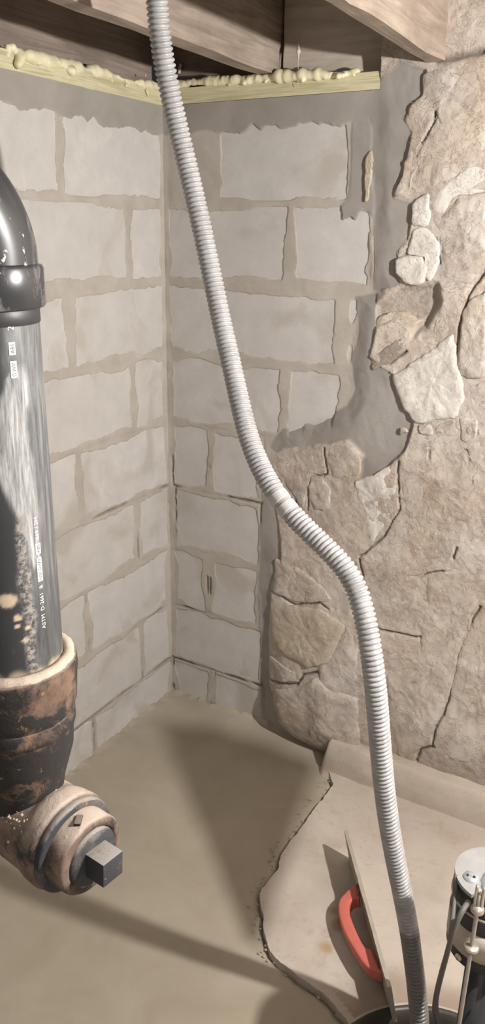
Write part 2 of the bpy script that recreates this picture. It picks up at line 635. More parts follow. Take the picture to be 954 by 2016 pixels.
M_RED = plain('red_handle_plastic', (.56, .15, .115), .5, var=.12, scale=60)
M_FLOATPLATE = plain('grey_float_plate', (.37, .335, .28), .7, var=.25, scale=40)
M_MOTOR = plain('black_motor_paint', (.03, .03, .033), .45, var=.4, scale=40)
M_CAPMETAL = plain('blotchy_zinc', (.37, .37, .37), .5, metal=.25, var=.3, scale=35)
M_CAPPATCH = plain('grey_zinc_patch', (.36, .38, .40), .55, metal=.2, var=.25, scale=70)
M_BAND = plain('faded_label_band', (.47, .43, .37), .6, var=.2, scale=40)
M_ROD = plain('dull_steel_rod', (.45, .42, .38), .45, metal=.6, var=.25, scale=60)
M_CORD = plain('grey_rubber_cord', (.13, .12, .115), .55, var=.25, scale=50)
M_BRASS = plain('tarnished_steel', (.62, .56, .46), .35, metal=.7, var=.2, scale=90)
M_BASIN = plain('dark_wet_basin', (.045, .038, .03), .4, var=.4, scale=20)
M_PLAINWALL = plain('painted_concrete', (.20, .185, .17), .9, var=.15, scale=6, bump=.5)
M_COBWEB = plain('dusty_cobweb', (.66, .58, .48), .9, var=.2, scale=90)

t = NT('lit_bulb_glass')
t.col((1, .95, .85))
t.set(Emission_Color=(1, .955, .91, 1), Emission_Strength=BULB_STRENGTH)
M_BULB = t.m
M_SOCKET = plain('black_lamp_socket', (.03, .03, .03), .4)
M_SHADE = plain('lamp_shade_metal', (.6, .6, .6), .35, metal=.8)

# ================================================================== THE SHELL
JZ = lambda k: 0.2032 * k - 0.0746
JW = 0.010

# ---- block layouts: rectangles (a0, a1, z0, z1) along the wall
left_rects = []
for k in range(0, 9):
    edge = 0.403 if k % 2 == 0 else 0.160
    a0 = 0.006
    while a0 < 3.2:
        left_rects.append((a0, edge - JW / 2, JZ(k) + JW / 2, JZ(k + 1) - JW / 2))
        a0, edge = edge + JW / 2, edge + 0.4064
back_rects = []
for k, xs in {8: [(.175, .552)], 7: [(.012, .388), (.402, .620)], 6: [(.012, .548), (.556, .602)],
              5: [(.012, .386), (.406, .558)], 4: [(.022, .148), (.162, .330)], 3: [(.030, .325)],
              2: [(.012, .140), (.158, .330)], 1: [(.012, .345)], 0: [(.012, .152), (.176, .355)]}.items():
    for x0, x1 in xs:
        back_rects.append((x0, x1, JZ(k) + JW / 2, JZ(k + 1) - JW / 2))


def rect_in(a, z, rects):
    d = np.full(a.shape, -1.0)
    for (a0, a1, z0, z1) in rects:
        d = np.maximum(d, np.minimum(np.minimum(a - a0, a1 - a), np.minimum(z - z0, z1 - z)))
    return d


def joint_height(a, z, rects, lower):
    """height of the mortar over the block faces (0 = block face)"""
    d = rect_in(a, z, rects)
    wv = fbm(a * 9 + 3, z * 9, 2.0)
    w = np.clip(.0095 + .024 * wv + .0045 * fbm(a * 38, z * 38, 5.0) + .0022 * fbm(a * 110, z * 110, 15.0), .0005, .045)
    h = .0016 + .0011 * fbm(a * 35, z * 30, 8.0) - .0075 * sstep(0, 1, (d - w) / .0055)
    # raked-out, cracked joints in the lower courses
    gap = sstep(.05, .35, fbm(a * 7, z * 16, 21.0)) * sstep(1.0, .75, z) if lower else 0
    core = np.exp(-((d + .004 + .002 * fbm(a * 60, z * 60, 3.0)) / .0028) ** 2)
    h = h - .007 * gap * core
    top = sstep(1.722, 1.730, z + .010 * fbm(a * 14, 1.0, 4.0) + .012 * fbm(a * 50, 2.0, 4.0))
    h = h * (1 - top) + top * (.0035 + .0015 * fbm(a * 12, z * 25, 9.0))
    return h, top, gap * core * (z < 1)


# ---- left wall
def left_patch(ys, zs):
    Y, Z = np.meshgrid(ys, zs, indexing='ij')
    h, top, gp = joint_height(-Y, Z, left_rects, True)
    h = h + .006 * sstep(.02, .0, -Y) * (0.6 + .5 * fbm(Y * 40, Z * 12, 6.0))
    c = np.zeros((Y.size, 3))
    c[:, 0] = (top * .75 + 0 * Y).ravel()
    c[:, 1] = np.clip(gp, 0, 1).ravel()
    c[:, 2] = 1
    return np.stack([h, Y, Z], -1).reshape(-1, 3), c, (len(ys), len(zs))


zs_f = np.arange(-.06, 1.7965, .0045)
v, c, sh = left_patch(np.arange(-.78, .0046, .0045), zs_f)
wall_left = mobj('wall_left', v, grid_faces(*sh), M_RENDER, colors=c)
tagit(wall_left, 'grey concrete block wall with smeared mortar joints behind the black pipe', kind='structure')
v, c, sh = left_patch(np.arange(-3.3, -.774, .018), np.arange(-.06, 1.80, .018))
mobj('mortar', v, grid_faces(*sh), M_RENDER, wall_left, colors=c)


_bcache = {}


def block(face, a0, a1, z0, z1, parent):
    """one bevelled block, its face at 0; mesh data shared among equal sizes"""
    key = (face, round(a1 - a0, 3), round(z1 - z0, 3))
    w, hgt = a1 - a0, z1 - z0
    if key not in _bcache:
        b = .0035
        me = bpy.data.meshes.new('concrete_block')
        ring0 = [(0, 0), (w, 0), (w, hgt), (0, hgt)]
        ring1 = [(b, b), (w - b, b), (w - b, hgt - b), (b, hgt - b)]
        vs, fs = [], []
        for lst, dep in ((ring0, -.09), (ring0, -.003), (ring1, 0.0)):
            for (p, q) in lst:
                vs.append((dep, -p, q) if face == 'L' else (p, -dep, q))
        for r in (0, 4):
            for i in range(4):
                j = (i + 1) % 4
                fs.append((r + i, r + j, r + 4 + j, r + 4 + i))
        fs.append((8, 9, 10, 11))
        me.from_pydata(vs, [], fs)
        bm = bmesh.new()
        bm.from_mesh(me)
        bmesh.ops.recalc_face_normals(bm, faces=bm.faces)
        bm.to_mesh(me)
        bm.free()
        me.materials.append(M_BLOCK)
        _bcache[key] = me
    o = bpy.data.objects.new('concrete_block', _bcache[key])
    o.location = (0, -a0, z0) if face == 'L' else (a0, 0, z0)
    o.parent = parent
    COL.objects.link(o)
    return o


for rct in left_rects:
    block('L', *rct, wall_left)

# ---- back wall: blocks on the left, rubble and render on the right
def bw_poly(pts):
    return np.array([on_back(*q)[[0, 2]] for q in pts])


FRESH_POLYS = [bw_poly(q) for q in (
    [(690, 235), (740, 175), (755, 150), (790, 120), (838, 140), (835, 190), (812, 205), (798, 235), (812, 262), (806, 300), (805, 340), (780, 375), (780, 392), (812, 402), (812, 440), (806, 470), (785, 500), (790, 560), (745, 572), (735, 570), (735, 430), (712, 412), (700, 440), (690, 432), (672, 440), (668, 405), (685, 390), (690, 330)],
    [(700, 580), (745, 575), (742, 650), (730, 700), (775, 735), (785, 775), (805, 805), (820, 830), (805, 878), (760, 925), (712, 937), (722, 892), (690, 862), (640, 872), (560, 880), (545, 890), (530, 880), (556, 845), (620, 832), (685, 800), (700, 765), (692, 712), (705, 650)],
    [(518, 900), (545, 1000), (556, 1060), (556, 1100), (538, 1150), (530, 1250), (538, 1340), (560, 1400), (600, 1440), (640, 1462), (650, 1490), (560, 1462), (515, 1425), (512, 1300), (508, 1150), (512, 1050)])]
BLOCK_ZONE = bw_poly([(300, 150), (740, 170), (735, 575), (705, 580), (705, 650), (692, 712), (700, 765), (685, 800), (550, 850), (505, 930), (512, 1000), (515, 1300), (515, 1440), (300, 1500)])
CRACKS = [bw_poly(q) for q in (
    [(790, 905), (787, 950), (790, 1000), (782, 1018), (762, 1050), (735, 1075), (715, 1092)],
    [(948, 1188), (936, 1212), (933, 1232), (920, 1262), (908, 1285), (906, 1320), (896, 1352), (885, 1388), (870, 1408), (866, 1445)],
    [(728, 1220), (770, 1232), (805, 1240), (868, 1252)], [(538, 1160), (560, 1170), (592, 1185), (640, 1180), (655, 1192)],
    [(560, 1332), (602, 1330), (612, 1312), (640, 1305), (662, 1332)], [(858, 200), (860, 238), (846, 262), (820, 310)],
    [(645, 878), (648, 930), (640, 934), (615, 934), (609, 955), (609, 1000)], [(540, 1330), (600, 1330)],
    [(868, 1445), (840, 1452), (828, 1495)], [(954, 535), (926, 578), (906, 640), (904, 690)],
    [(715, 1098), (718, 1128)], [(812, 1130), (850, 1122), (880, 1118)], [(905, 1075), (898, 1095)], [(852, 870), (850, 900)],
    [(895, 385), (954, 378)], [(860, 470), (868, 520)], [(770, 712), (800, 690)], [(590, 985), (560, 1010)],
    [(862, 120), (900, 112), (954, 98)], [(640, 1462), (700, 1480), (740, 1492)], [(905, 895), (925, 880), (935, 955)])]
CRACK_W = [.0022, .0034, .0028, .0030, .0038, .0014, .0022, .003, .0050, .0034, .0026, .0024, .0024, .0018, .0022, .0024, .003, .0016, .010, .004, .0016]
HOLLOW = bw_poly([(745, 600), (790, 568), (862, 560), (866, 592), (842, 640), (815, 655), (830, 628), (795, 618), (740, 640)])


def bulge(x, z):
    b = .010 + .012 * fbm(x * 5, z * 5, 3.0, 3)
    b = b + .050 * sstep(.62, .12, z) * sstep(.33, .46, x) + .012 * sstep(.40, .60, x) * sstep(1.9, 1.0, z)
    b = b - .028 * sstep(.10, -.02, z)
    return b


def stone_weight(x, z):
    sd = poly_sd(x, z, BLOCK_ZONE) + .018 * fbm(x * 13, z * 9, 12.0) + .006 * fbm(x * 30, z * 30, 12.0)
    return sstep(-.012, .045, sd)


def render_field(x, z):
    """height of the render over the whole back wall (towards the room) and its masks"""
    hb, top, gp = joint_height(x, z, back_rects, True)
    sw = stone_weight(x, z)
    wx = x + .006 * fbm(x * 22, z * 22, 31.0)
    wz = z + .006 * fbm(x * 22, z * 22, 41.0)
    hs = bulge(x, z) + .0012 + .0048 * fbm(x * 14, z * 14, 7.0, 5, .6) + .0015 * fbm(x * 90, z * 90, 9.0)
    crack = np.zeros(x.shape)
    for pl, w in zip(CRACKS, CRACK_W):
        lo, hi = pl.min(0) - .03, pl.max(0) + .03
        m = (x > lo[0]) & (x < hi[0]) & (z > lo[1]) & (z < hi[1])
        if m.any():
            d = seg_dist(wx[m], wz[m], list(map(tuple, pl)))
            ww = w * (.35 + .9 * (0.5 + .5 * fbm(x[m] * 40, z[m] * 40, 17.0)))
            crack[m] = np.maximum(crack[m], np.exp(-(d / ww) ** 2))
    hs = hs - .011 * crack - .022 * sstep(.012, -.012, poly_sd(wx, wz, HOLLOW))
    fr = np.zeros(x.shape)
    for pl in FRESH_POLYS:
        lo, hi = pl.min(0) - .04, pl.max(0) + .04
        m = (x > lo[0]) & (x < hi[0]) & (z > lo[1]) & (z < hi[1])
        if m.any():
            fr[m] = np.maximum(fr[m], sstep(.0025, -.0025, poly_sd(wx[m], wz[m], pl)))
    smooth = .006 + .55 * (bulge(x, z) - .008) + .0035 * fbm(x * 10, z * 5, 13.0) + .0018 * np.abs(fbm(x * 24 + z * 9, z * 8, 15.0))
    hs = hs * (1 - fr) + fr * smooth
    h = hb * (1 - sw) + hs * sw
    lip = fr * (1 - sw)
    h = np.maximum(h, lip * (.003 + .001 * fbm(x * 30, z * 30, 5.0)) + (1 - lip) * -1)
    damp = .34 * sstep(.30, .02, z + .10 * fbm(x * 9, z * 9, 23.0)) * sw * (1 - fr)
    crack = np.maximum(crack, damp)
    hol = .42 * sstep(.004, -.004, poly_sd(wx, wz, HOLLOW)) * (1 - fr)
    crack = np.maximum(crack, hol)
    col = np.stack([np.maximum(fr * .95, top * .8 * (1 - sw)), np.clip(np.maximum(crack * sw, gp * (1 - sw)), 0, 1), 1 - sw], -1)
    return h, col


xs = np.arange(-.004, 1.17, .0034)
zs = np.arange(-.06, 2.06, .0034)
X, Z = np.meshgrid(xs, zs, indexing='ij')
h, cmask = render_field(X, Z)
under_plate = (Z > 1.7955) & (X < .614)
h = np.where(under_plate, np.minimum(h, -.01), h)
h = h + .006 * sstep(.022, .0, X) * (0.5 + .5 * fbm(X * 40, Z * 12, 6.0)) * (Z < 1.79)
keep = ~under_plate
fc = grid_faces(*X.shape, flip=True)
kf = keep.reshape(-1)
fc = fc[kf[fc].all(1)]
wall_back = mobj('wall_back', np.stack([X, -h, Z], -1).reshape(-1, 3), fc, M_RENDER, colors=cmask.reshape(-1, 3))
tagit(wall_back, 'back wall, concrete blocks at the corner running into rendered rubble stone', kind='structure')
xs = np.arange(1.165, 3.3, .02)
zs = np.arange(-.06, 2.06, .02)
X2, Z2 = np.meshgrid(xs, zs, indexing='ij')
h2, c2 = render_field(X2, Z2)
mobj('render_coat', np.stack([X2, -h2, Z2], -1).reshape(-1, 3), grid_faces(*X2.shape, flip=True), M_RENDER, wall_back, colors=c2.reshape(-1, 3))
for rct in back_rects:
    block('B', *rct, wall_back)

# ---- stones of the rubble wall: (outline in the frame, how proud, dome, material)
STONES = [
    ([(835, 145), (870, 138), (905, 150), (954, 130), (960, 215), (905, 240), (866, 250), (862, 215), (825, 225), (803, 236), (812, 208), (835, 190)], .000, .008, 0),
    ([(858, 262), (905, 247), (960, 222), (960, 320), (905, 345), (852, 372), (824, 348), (832, 300)], -.002, .010, 0),
    ([(806, 300), (850, 272), (838, 308), (815, 350), (806, 392), (780, 386), (796, 348)], .002, .006, 0),
    ([(872, 368), (920, 330), (960, 325), (960, 378), (900, 386), (872, 424), (856, 424), (850, 395)], .000, .008, 3),
    ([(812, 402), (848, 378), (853, 430), (845, 447), (816, 444)], .002, .008, 3),
    ([(820, 450), (846, 450), (866, 476), (868, 520), (850, 556), (836, 545), (846, 508), (804, 503), (808, 475)], .004, .010, 3),
    ([(785, 507), (810, 500), (838, 510), (849, 535), (833, 562), (806, 561), (784, 537)], .006, .014, 3),
    ([(858, 440), (905, 390), (960, 384), (960, 522), (922, 560), (872, 550), (870, 490)], .000, .010, 0),
    ([(870, 556), (915, 556), (930, 552), (912, 590), (903, 640), (880, 685), (856, 702), (842, 680), (856, 640), (870, 600)], -.004, .008, 0),
    ([(928, 590), (960, 570), (960, 742), (916, 742), (901, 730), (908, 650), (914, 610)], .004, .012, 0),
    ([(777, 735), (815, 712), (850, 690), (892, 655), (903, 690), (914, 745), (918, 780), (905, 818), (862, 824), (826, 832), (800, 802), (786, 770)], .004, .016, 3),
    ([(742, 626), (770, 614), (800, 612), (826, 630), (800, 648), (782, 654), (762, 680), (746, 660)], -.008, .008, 2),
    ([(732, 702), (762, 682), (798, 660), (798, 692), (772, 716), (736, 728)], -.001, .012, 1),
    ([(722, 304), (731, 294), (737, 312), (735, 338), (729, 362), (725, 398), (719, 400), (720, 350)], -.004, .006, 2),
    ([(862, 832), (900, 820), (906, 850), (880, 862), (858, 850)], .000, .010, 0), ([(908, 818), (945, 822), (940, 866), (912, 866)], .001, .010, 0),
    ([(828, 834), (856, 830), (856, 852), (832, 852)], .000, .008, 0),
    ([(922, 756), (960, 742), (960, 818), (926, 806)], -.006, .008, 1),
    ([(545, 892), (600, 880), (643, 880), (644, 925), (616, 936), (606, 975), (600, 1000), (570, 962), (546, 922)], .000, .008, 0),
    ([(612, 948), (640, 937), (658, 960), (654, 1000), (626, 1002), (610, 978)], .001, .010, 0),
    ([(652, 880), (690, 866), (718, 892), (712, 934), (662, 940), (650, 915)], -.001, .008, 0),
    ([(702, 945), (740, 932), (784, 905), (784, 1000), (735, 1068), (722, 1012)], -.001, .006, 3),
    ([(545, 1096), (590, 1112), (632, 1140), (660, 1176), (640, 1178), (592, 1180), (542, 1162)], .002, .010, 0),
    ([(537, 1192), (560, 1184), (640, 1190), (690, 1222), (664, 1286), (622, 1300), (560, 1272), (540, 1242)], .006, .014, 2),
    ([(642, 1296), (694, 1222), (716, 1262), (720, 1320), (690, 1352), (648, 1332)], .001, .010, 0),
    ([(535, 1284), (600, 1308), (606, 1324), (560, 1328), (537, 1315)], .001, .010, 0),
    ([(553, 1342), (606, 1336), (640, 1312), (664, 1336), (720, 1352), (728, 1462), (640, 1452), (600, 1438), (566, 1408), (550, 1370)], .006, .020, 0),
    ([(730, 1166), (790, 1172), (800, 1205), (802, 1234), (732, 1218)], -.008, .006, 1),
    ([(742, 1228), (800, 1242), (866, 1256), (870, 1290), (800, 1296), (752, 1290)], -.008, .006, 1),
    ([(770, 1304), (880, 1290), (898, 1304), (882, 1376), (862, 1436), (802, 1474), (776, 1400)], .000, .012, 0),
    ([(914, 1255), (960, 1180), (1010, 1200), (1010, 1480), (905, 1470), (872, 1442), (892, 1370)], .000, .010, 0),
    ([(842, 1136), (920, 1104), (965, 1130), (934, 1200), (904, 1285), (832, 1276), (846, 1200)], .000, .010, 0),
    ([(800, 880), (870, 855), (960, 884), (960, 1050), (870, 1078), (800, 1010), (796, 950)], -.002, .007, 0),
    ([(745, 1082), (800, 1020), (862, 1080), (840, 1126), (800, 1160), (742, 1156), (722, 1120)], -.002, .006, 0),
    ([(975, 120), (1060, 110), (1100, 300), (1000, 420), (968, 330)], .000, .012, 0), ([(968, 430), (1080, 330), (1120, 560), (968, 560)], .000, .012, 3),
    ([(968, 580), (1110, 590), (1100, 800), (968, 760)], .002, .014, 0), ([(970, 830), (1100, 820), (1110, 1090), (972, 1040)], .000, .012, 0),
]
SMAT = {0: M_STONE, 1: M_STONE_DARK, 2: M_STONE_YEL, 3: M_STONE_PALE}


def make_stone(i, pts, proud, dome, mk):
    P = bw_poly(pts)
    P3 = np.column_stack([P, np.zeros(len(P))])
    P3 = np.vstack([P3, P3[:1]])
    per = np.linalg.norm(np.diff(P3, axis=0), axis=1).sum()
    n = int(np.clip(per / .0055, 28, 130))
    Q, _ = resample(P3, per / n)
    Q = Q[:-1, :2]
    n = len(Q)
    for _ in range(2):
        Q = .25 * np.roll(Q, 1, 0) + .5 * Q + .25 * np.roll(Q, -1, 0)
    cen = Q.mean(0)
    Q = Q + np.stack([.0060 * fbm(Q[:, 0] * 55, Q[:, 1] * 55, 3.0 + i, 5, .65), .0060 * fbm(Q[:, 0] * 55, Q[:, 1] * 55, 50.0 + i, 5, .65)], -1)
    rings, hs = [], []
    radius = np.linalg.norm(Q - cen, axis=1).mean()
    sc = [1.0, 1.0, .975, .94, .89] + list(np.linspace(.82, .06, int(np.clip(radius / .0075, 4, 14))))
    ev = [-1, .30, .55, .72, .86] + [1.0] * (len(sc) - 5)
    for s_, e in zip(sc, ev):
        R = cen + (Q - cen) * s_
        b = bulge(R[:, 0], R[:, 1])
        if e == -1:
            hh = b - .03
        else:
            hh = b + proud + .0008 + .62 * dome * (e - .55) + (.0050 * fbm(R[:, 0] * 22, R[:, 1] * 22, 60.0 + i, 4, .6) + .0024 * fbm(R[:, 0] * 80, R[:, 1] * 80, 6.0)) * (.4 + .6 * e)
        rings.append(np.stack([R[:, 0], -hh, R[:, 1]], -1))
    V = np.vstack(rings)
    k = len(rings)
    idx = np.arange(k * n).reshape(k, n)
    j = np.roll(idx, -1, 1)
    f = np.stack([idx[:-1], j[:-1], j[1:], idx[1:]], -1).reshape(-1, 4).tolist()
    f.append(idx[-1].tolist())
    o = mobj('stone', V, f, SMAT[mk], wall_back)
    bm = bmesh.new()
    bm.from_mesh(o.data)
    bmesh.ops.recalc_face_normals(bm, faces=bm.faces)
    if sum((f_.normal.y * f_.calc_area() for f_ in bm.faces)) > 0:
        bmesh.ops.reverse_faces(bm, faces=bm.faces)
    bm.to_mesh(o.data)
    bm.free()


for i, (pts, pr, dm, mk) in enumerate(STONES):
    make_stone(i, pts, pr, dm, mk)

# small rubble chips bedded in the rubble strip and broken edges
def chip(name, c, r, mat, parent, seed, flat=1.0):
    bm = bmesh.new()
    bmesh.ops.create_icosphere(bm, subdivisions=2, radius=r)
    for v_ in bm.verts:
        n_ = float(fbm(v_.co.x / r * 1.3 + seed, v_.co.y / r * 1.3, v_.co.z / r * 1.3))
        v_.co *= 1 + .85 * n_
        v_.co.y *= flat
        v_.co += Vector(c)
    return bm_obj(name, bm, mat, parent, smooth=False)


for i, (px, py, r) in enumerate([(800, 845, .010), (838, 842, .012), (868, 845, .013), (884, 840, .012), (900, 858, .010), (925, 842, .014), (938, 826, .010), (872, 868, .008), (850, 858, .008), (916, 872, .009), (948, 850, .010)]):
    P = on_back(px, py)
    chip('stone', (P[0], -float(bulge(np.array(P[0]), np.array(P[2]))) + .003, P[2]), r, M_STONE, wall_back, i * 3.7, .55)

# ---- concrete cove at the foot of the rubble wall
FX = np.arange(.60, 3.2, .006)
V_ = np.linspace(0, 1, 26)
U, V = np.meshgrid(FX, V_, indexing='ij')
edge0 = sstep(.60, .625, U + .012 * fbm(V * 6, U * 0, 4.0))
yb, yt = -.012 - .028 * sstep(.6, .75, U), -.150 + .004 * fbm(U * 9, 1.0, 2.0)
prof_z = .098 - .012 * V - .090 * sstep(.50, .97, V) - .010 * np.exp(-((V - .80 - .03 * fbm(U * 9, 1.0, 2.0)) / .035) ** 2)
Yc = yb + (yt - yb) * V + .006 * fbm(U * 12, V * 3, 5.0)
Zc = np.maximum(prof_z + .004 * fbm(U * 16, V * 4, 9.0), .004 - .02 * (V > .97))
Zc = Zc * edge0 + (1 - edge0) * -.03
trim = mobj('trim_1', np.stack([U, Yc, Zc], -1).reshape(-1, 3), grid_faces(*U.shape, flip=True), M_SLAB, colors=np.stack([.25 + .65 * np.maximum(np.exp(-((V - .82 - .03 * fbm(U * 9, 1.0, 2.0)) / .05) ** 2), sstep(.30, .05, V + .25 * fbm(U * 14, V * 3, 5.0))), 0 * U, 0 * U], -1).reshape(-1, 3))  # colour holds toe stain, step shade, and shade under the stones
tagit(trim, 'smooth sloping concrete cove along the foot of the rubble wall', kind='structure')

# ---- floor: old slab with a broken edge, fresh concrete in the corner, sump hole
SLAB_Z = .010
edge_px = [(645, 1470), (641, 1500), (655, 1542), (648, 1556), (622, 1588), (606, 1612), (590, 1632), (566, 1662), (552, 1684), (549, 1704), (535, 1724), (514, 1752), (509, 1770), (517, 1796), (519, 1830), (528, 1862), (540, 1886), (566, 1908), (600, 1930), (638, 1958), (662, 1985), (690, 2016)]
edge_f = [on_floor(*q, SLAB_Z)[:2] for q in edge_px]
edge_f[0] = np.array([edge_f[0][0], .02])
tail = [(.93, -1.02), (.86, -1.2), (.70, -1.42), (.45, -1.62), (.20, -1.75), (-.02, -1.82)]
E3 = np.column_stack([np.vstack([edge_f, tail]), np.zeros(len(edge_f) + len(tail))])
E3, es = resample(E3, .0055)
EDGE = E3[:, :2] + np.stack([.0055 * fbm(es * 45, 1.0, 1.0, 5, .65), .0055 * fbm(es * 45, 9.0, 2.0, 5, .65)], -1)
SLAB_OUT = np.vstack([EDGE, [(-.02, -3.3), (3.3, -3.3), (3.3, .02)]])
PIT_C, PIT_R = np.array([1.205, -.905]), .226
pa = np.linspace(0, 2 * math.pi, 72, endpoint=False)
PIT = PIT_C + np.stack([np.cos(pa), np.sin(pa)], -1) * (PIT_R + .006 * fbm(np.cos(pa) * 4, np.sin(pa) * 4, 2.0))[:, None]
bm = bmesh.new()
loops = []
for L in (SLAB_OUT, PIT):
    vs_ = [bm.verts.new((q[0], q[1], SLAB_Z)) for q in L]
    loops.append(vs_)
    for a_, b_ in zip(vs_, vs_[1:] + vs_[:1]):
        bm.edges.new((a_, b_))
bmesh.ops.triangle_fill(bm, use_beauty=True, use_dissolve=False, edges=bm.edges[:])
inpit = [f_ for f_ in bm.faces if math.hypot(f_.calc_center_median().x - PIT_C[0], f_.calc_center_median().y - PIT_C[1]) < PIT_R * .96]
print('slab faces', len(bm.faces), 'in pit', len(inpit))
bmesh.ops.delete(bm, geom=inpit, context='FACES_ONLY')
for L in loops:
    lo_ = [bm.verts.new((v_.co.x, v_.co.y, -.05)) for v_ in L]
    for i in range(len(L)):
        j = (i + 1) % len(L)
        bm.faces.new((L[i], L[j], lo_[j], lo_[i]))
bmesh.ops.recalc_face_normals(bm, faces=bm.faces)
me = bpy.data.meshes.new('floor')
bm.to_mesh(me)
bm.free()
me.materials.append(M_SLAB)
floor = bpy.data.objects.new('floor', me)
COL.objects.link(floor)
tagit(floor, 'old pale concrete floor slab with a broken edge and a sump hole', kind='structure')
# stains are carried by a thin worn skin of the slab around the pit (a real film of silt)
sx, sy = np.arange(.58, 1.5, .006), np.arange(-1.15, -.125, .006)
X, Y = np.meshgrid(sx, sy, indexing='ij')
dpit = np.hypot(X - PIT_C[0], Y - PIT_C[1]) - PIT_R
ins = poly_sd(X, Y, SLAB_OUT)
wet = sstep(.10, .02, dpit + .05 * fbm(X * 9, Y * 9, 3.0)) * .9
wet = np.maximum(wet, .42 * sstep(-.42, -.12, Y + .09 * fbm(X * 6, Y * 6, 5.0)) * sstep(.62, .9, X))
ochre = np.zeros(X.shape)
for q, r in (((645, 1875), .03), ((665, 1830), .025), ((655, 1800), .018)):
    P = on_floor(*q)
    ochre = np.maximum(ochre, sstep(r, r * .2, np.hypot(X - P[0], Y - P[1]) + .02 * fbm(X * 20, Y * 20, 7.0)))
kf = ((ins < -.012) & (dpit > -.0035)).reshape(-1)
ang_ = np.arctan2(Y - PIT_C[1], X - PIT_C[0])
near_ = dpit < .0045
X = np.where(near_, PIT_C[0] + (PIT_R + .0045) * np.cos(ang_), X)
Y = np.where(near_, PIT_C[1] + (PIT_R + .0045) * np.sin(ang_), Y)
fc = grid_faces(*X.shape)
fc = fc[kf[fc].all(1)]
brd = sstep(0, .06, np.minimum(np.minimum(X - sx[0], sx[-1] - X), Y - sy[0]))
Zs = SLAB_Z + .0003 + .0012 * brd * sstep(-.012, -.05, ins) * (1 + fbm(X * 14, Y * 14, 4.0)) * sstep(.006, .03, dpit)
mobj('worn_surface', np.stack([X, Y, Zs], -1).reshape(-1, 3), fc, M_SLAB, floor, colors=np.stack([wet, ochre, 0 * wet], -1).reshape(-1, 3))

fx, fy = np.arange(-.01, 1.02, .006), np.arange(-1.9, .012, .006)
X, Y = np.meshgrid(fx, fy, indexing='ij')
dS = poly_sd(X, Y, SLAB_OUT)
wallrise = .013 * np.exp(-np.maximum(X, 0) / .012) * (.5 + 1.3 * fbm(Y * 70, X * 60, 3.0)) + .014 * np.exp(-np.maximum(-Y, 0) / .012) * (.5 + 1.3 * fbm(X * 60, Y * 60, 4.0)) * (X < .62)
rough_edge = sstep(.06, .0, np.abs(dS))
Zf = .0015 * fbm(X * 5, Y * 5, 1.0, 3) + wallrise + rough_edge * (.0045 * fbm(X * 60, Y * 60, 5.0, 4, .6) - .003) - .010 * np.exp(-(np.maximum(dS, 0) / .006) ** 2)
kf = (dS > -.02).reshape(-1)
fc = grid_faces(*X.shape)
fc = fc[kf[fc].any(1)]
dk = np.clip(np.exp(-(np.maximum(dS, 0) / .004) ** 2) * .6, 0, 1)  # crevice shade beside the broken slab edge, put into the colour
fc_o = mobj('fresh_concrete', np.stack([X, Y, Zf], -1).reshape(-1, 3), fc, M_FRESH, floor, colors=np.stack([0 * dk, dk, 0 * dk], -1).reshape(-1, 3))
tagit(fc_o, 'smooth wet grey brown fresh concrete')
# crumbs along the broken edge
cr = []
bm = bmesh.new()
for q in edge_px[1:-1]:
    for _ in range(6):
        P = on_floor(q[0] + random.uniform(-22, 6), q[1] + random.uniform(-16, 16))
        r_ = random.uniform(.0015, .004)
        M_ = Matrix.Translation((P[0], P[1], .001)) @ Matrix.Diagonal((1, random.uniform(.6, 1), .6, 1)) @ Matrix.Rotation(random.uniform(0, 6), 4, 'Z')
        bmesh.ops.create_icosphere(bm, subdivisions=1, radius=r_, matrix=M_)
o = bm_obj('concrete_crumbs', bm, M_FRESH, floor)
tagit(o, kind='stuff')

# sump basin
v, f, _ = lathe((PIT_C[0], PIT_C[1], 0), (0, 0, -1), [(-SLAB_Z - .003, PIT_R - .002), (-SLAB_Z - .003, PIT_R - .014), (.05, PIT_R - .016), (.52, PIT_R - .03), (.521, 0.0001)], 64, closed_ends=False)
mobj('sump_basin', v, f, M_BASIN, floor)

# ---- closing walls and ceiling, out of the frame
for nm, lo, hi, lab in (('wall_right', (3.2, -3.3, -.05), (3.3, .1, 2.1), 'plain concrete wall closing the basement beyond the rubble wall'),
                        ('wall_front', (-.1, -3.4, -.05), (3.3, -3.3, 2.1), 'plain concrete wall behind the viewer')):
    bm = bmesh.new()
    box_bm(bm, lo, hi)
    tagit(bm_obj(nm, bm, M_PLAINWALL), lab, kind='structure')
ceil_root = None
for i in range(26):
    x0 = -.3 + i * .14
    bm = bmesh.new()
    box_bm(bm, (x0, -3.35, 2.045), (x0 + .137, .3, 2.065))
    if ceil_root is None:
        ceil_root = bm_obj('ceiling', bm, M_SUBFLOOR)
        tagit(ceil_root, 'dark old subfloor boards over the joists', kind='structure')
    else:
        bm_obj('plank', bm, M_SUBFLOOR, ceil_root)

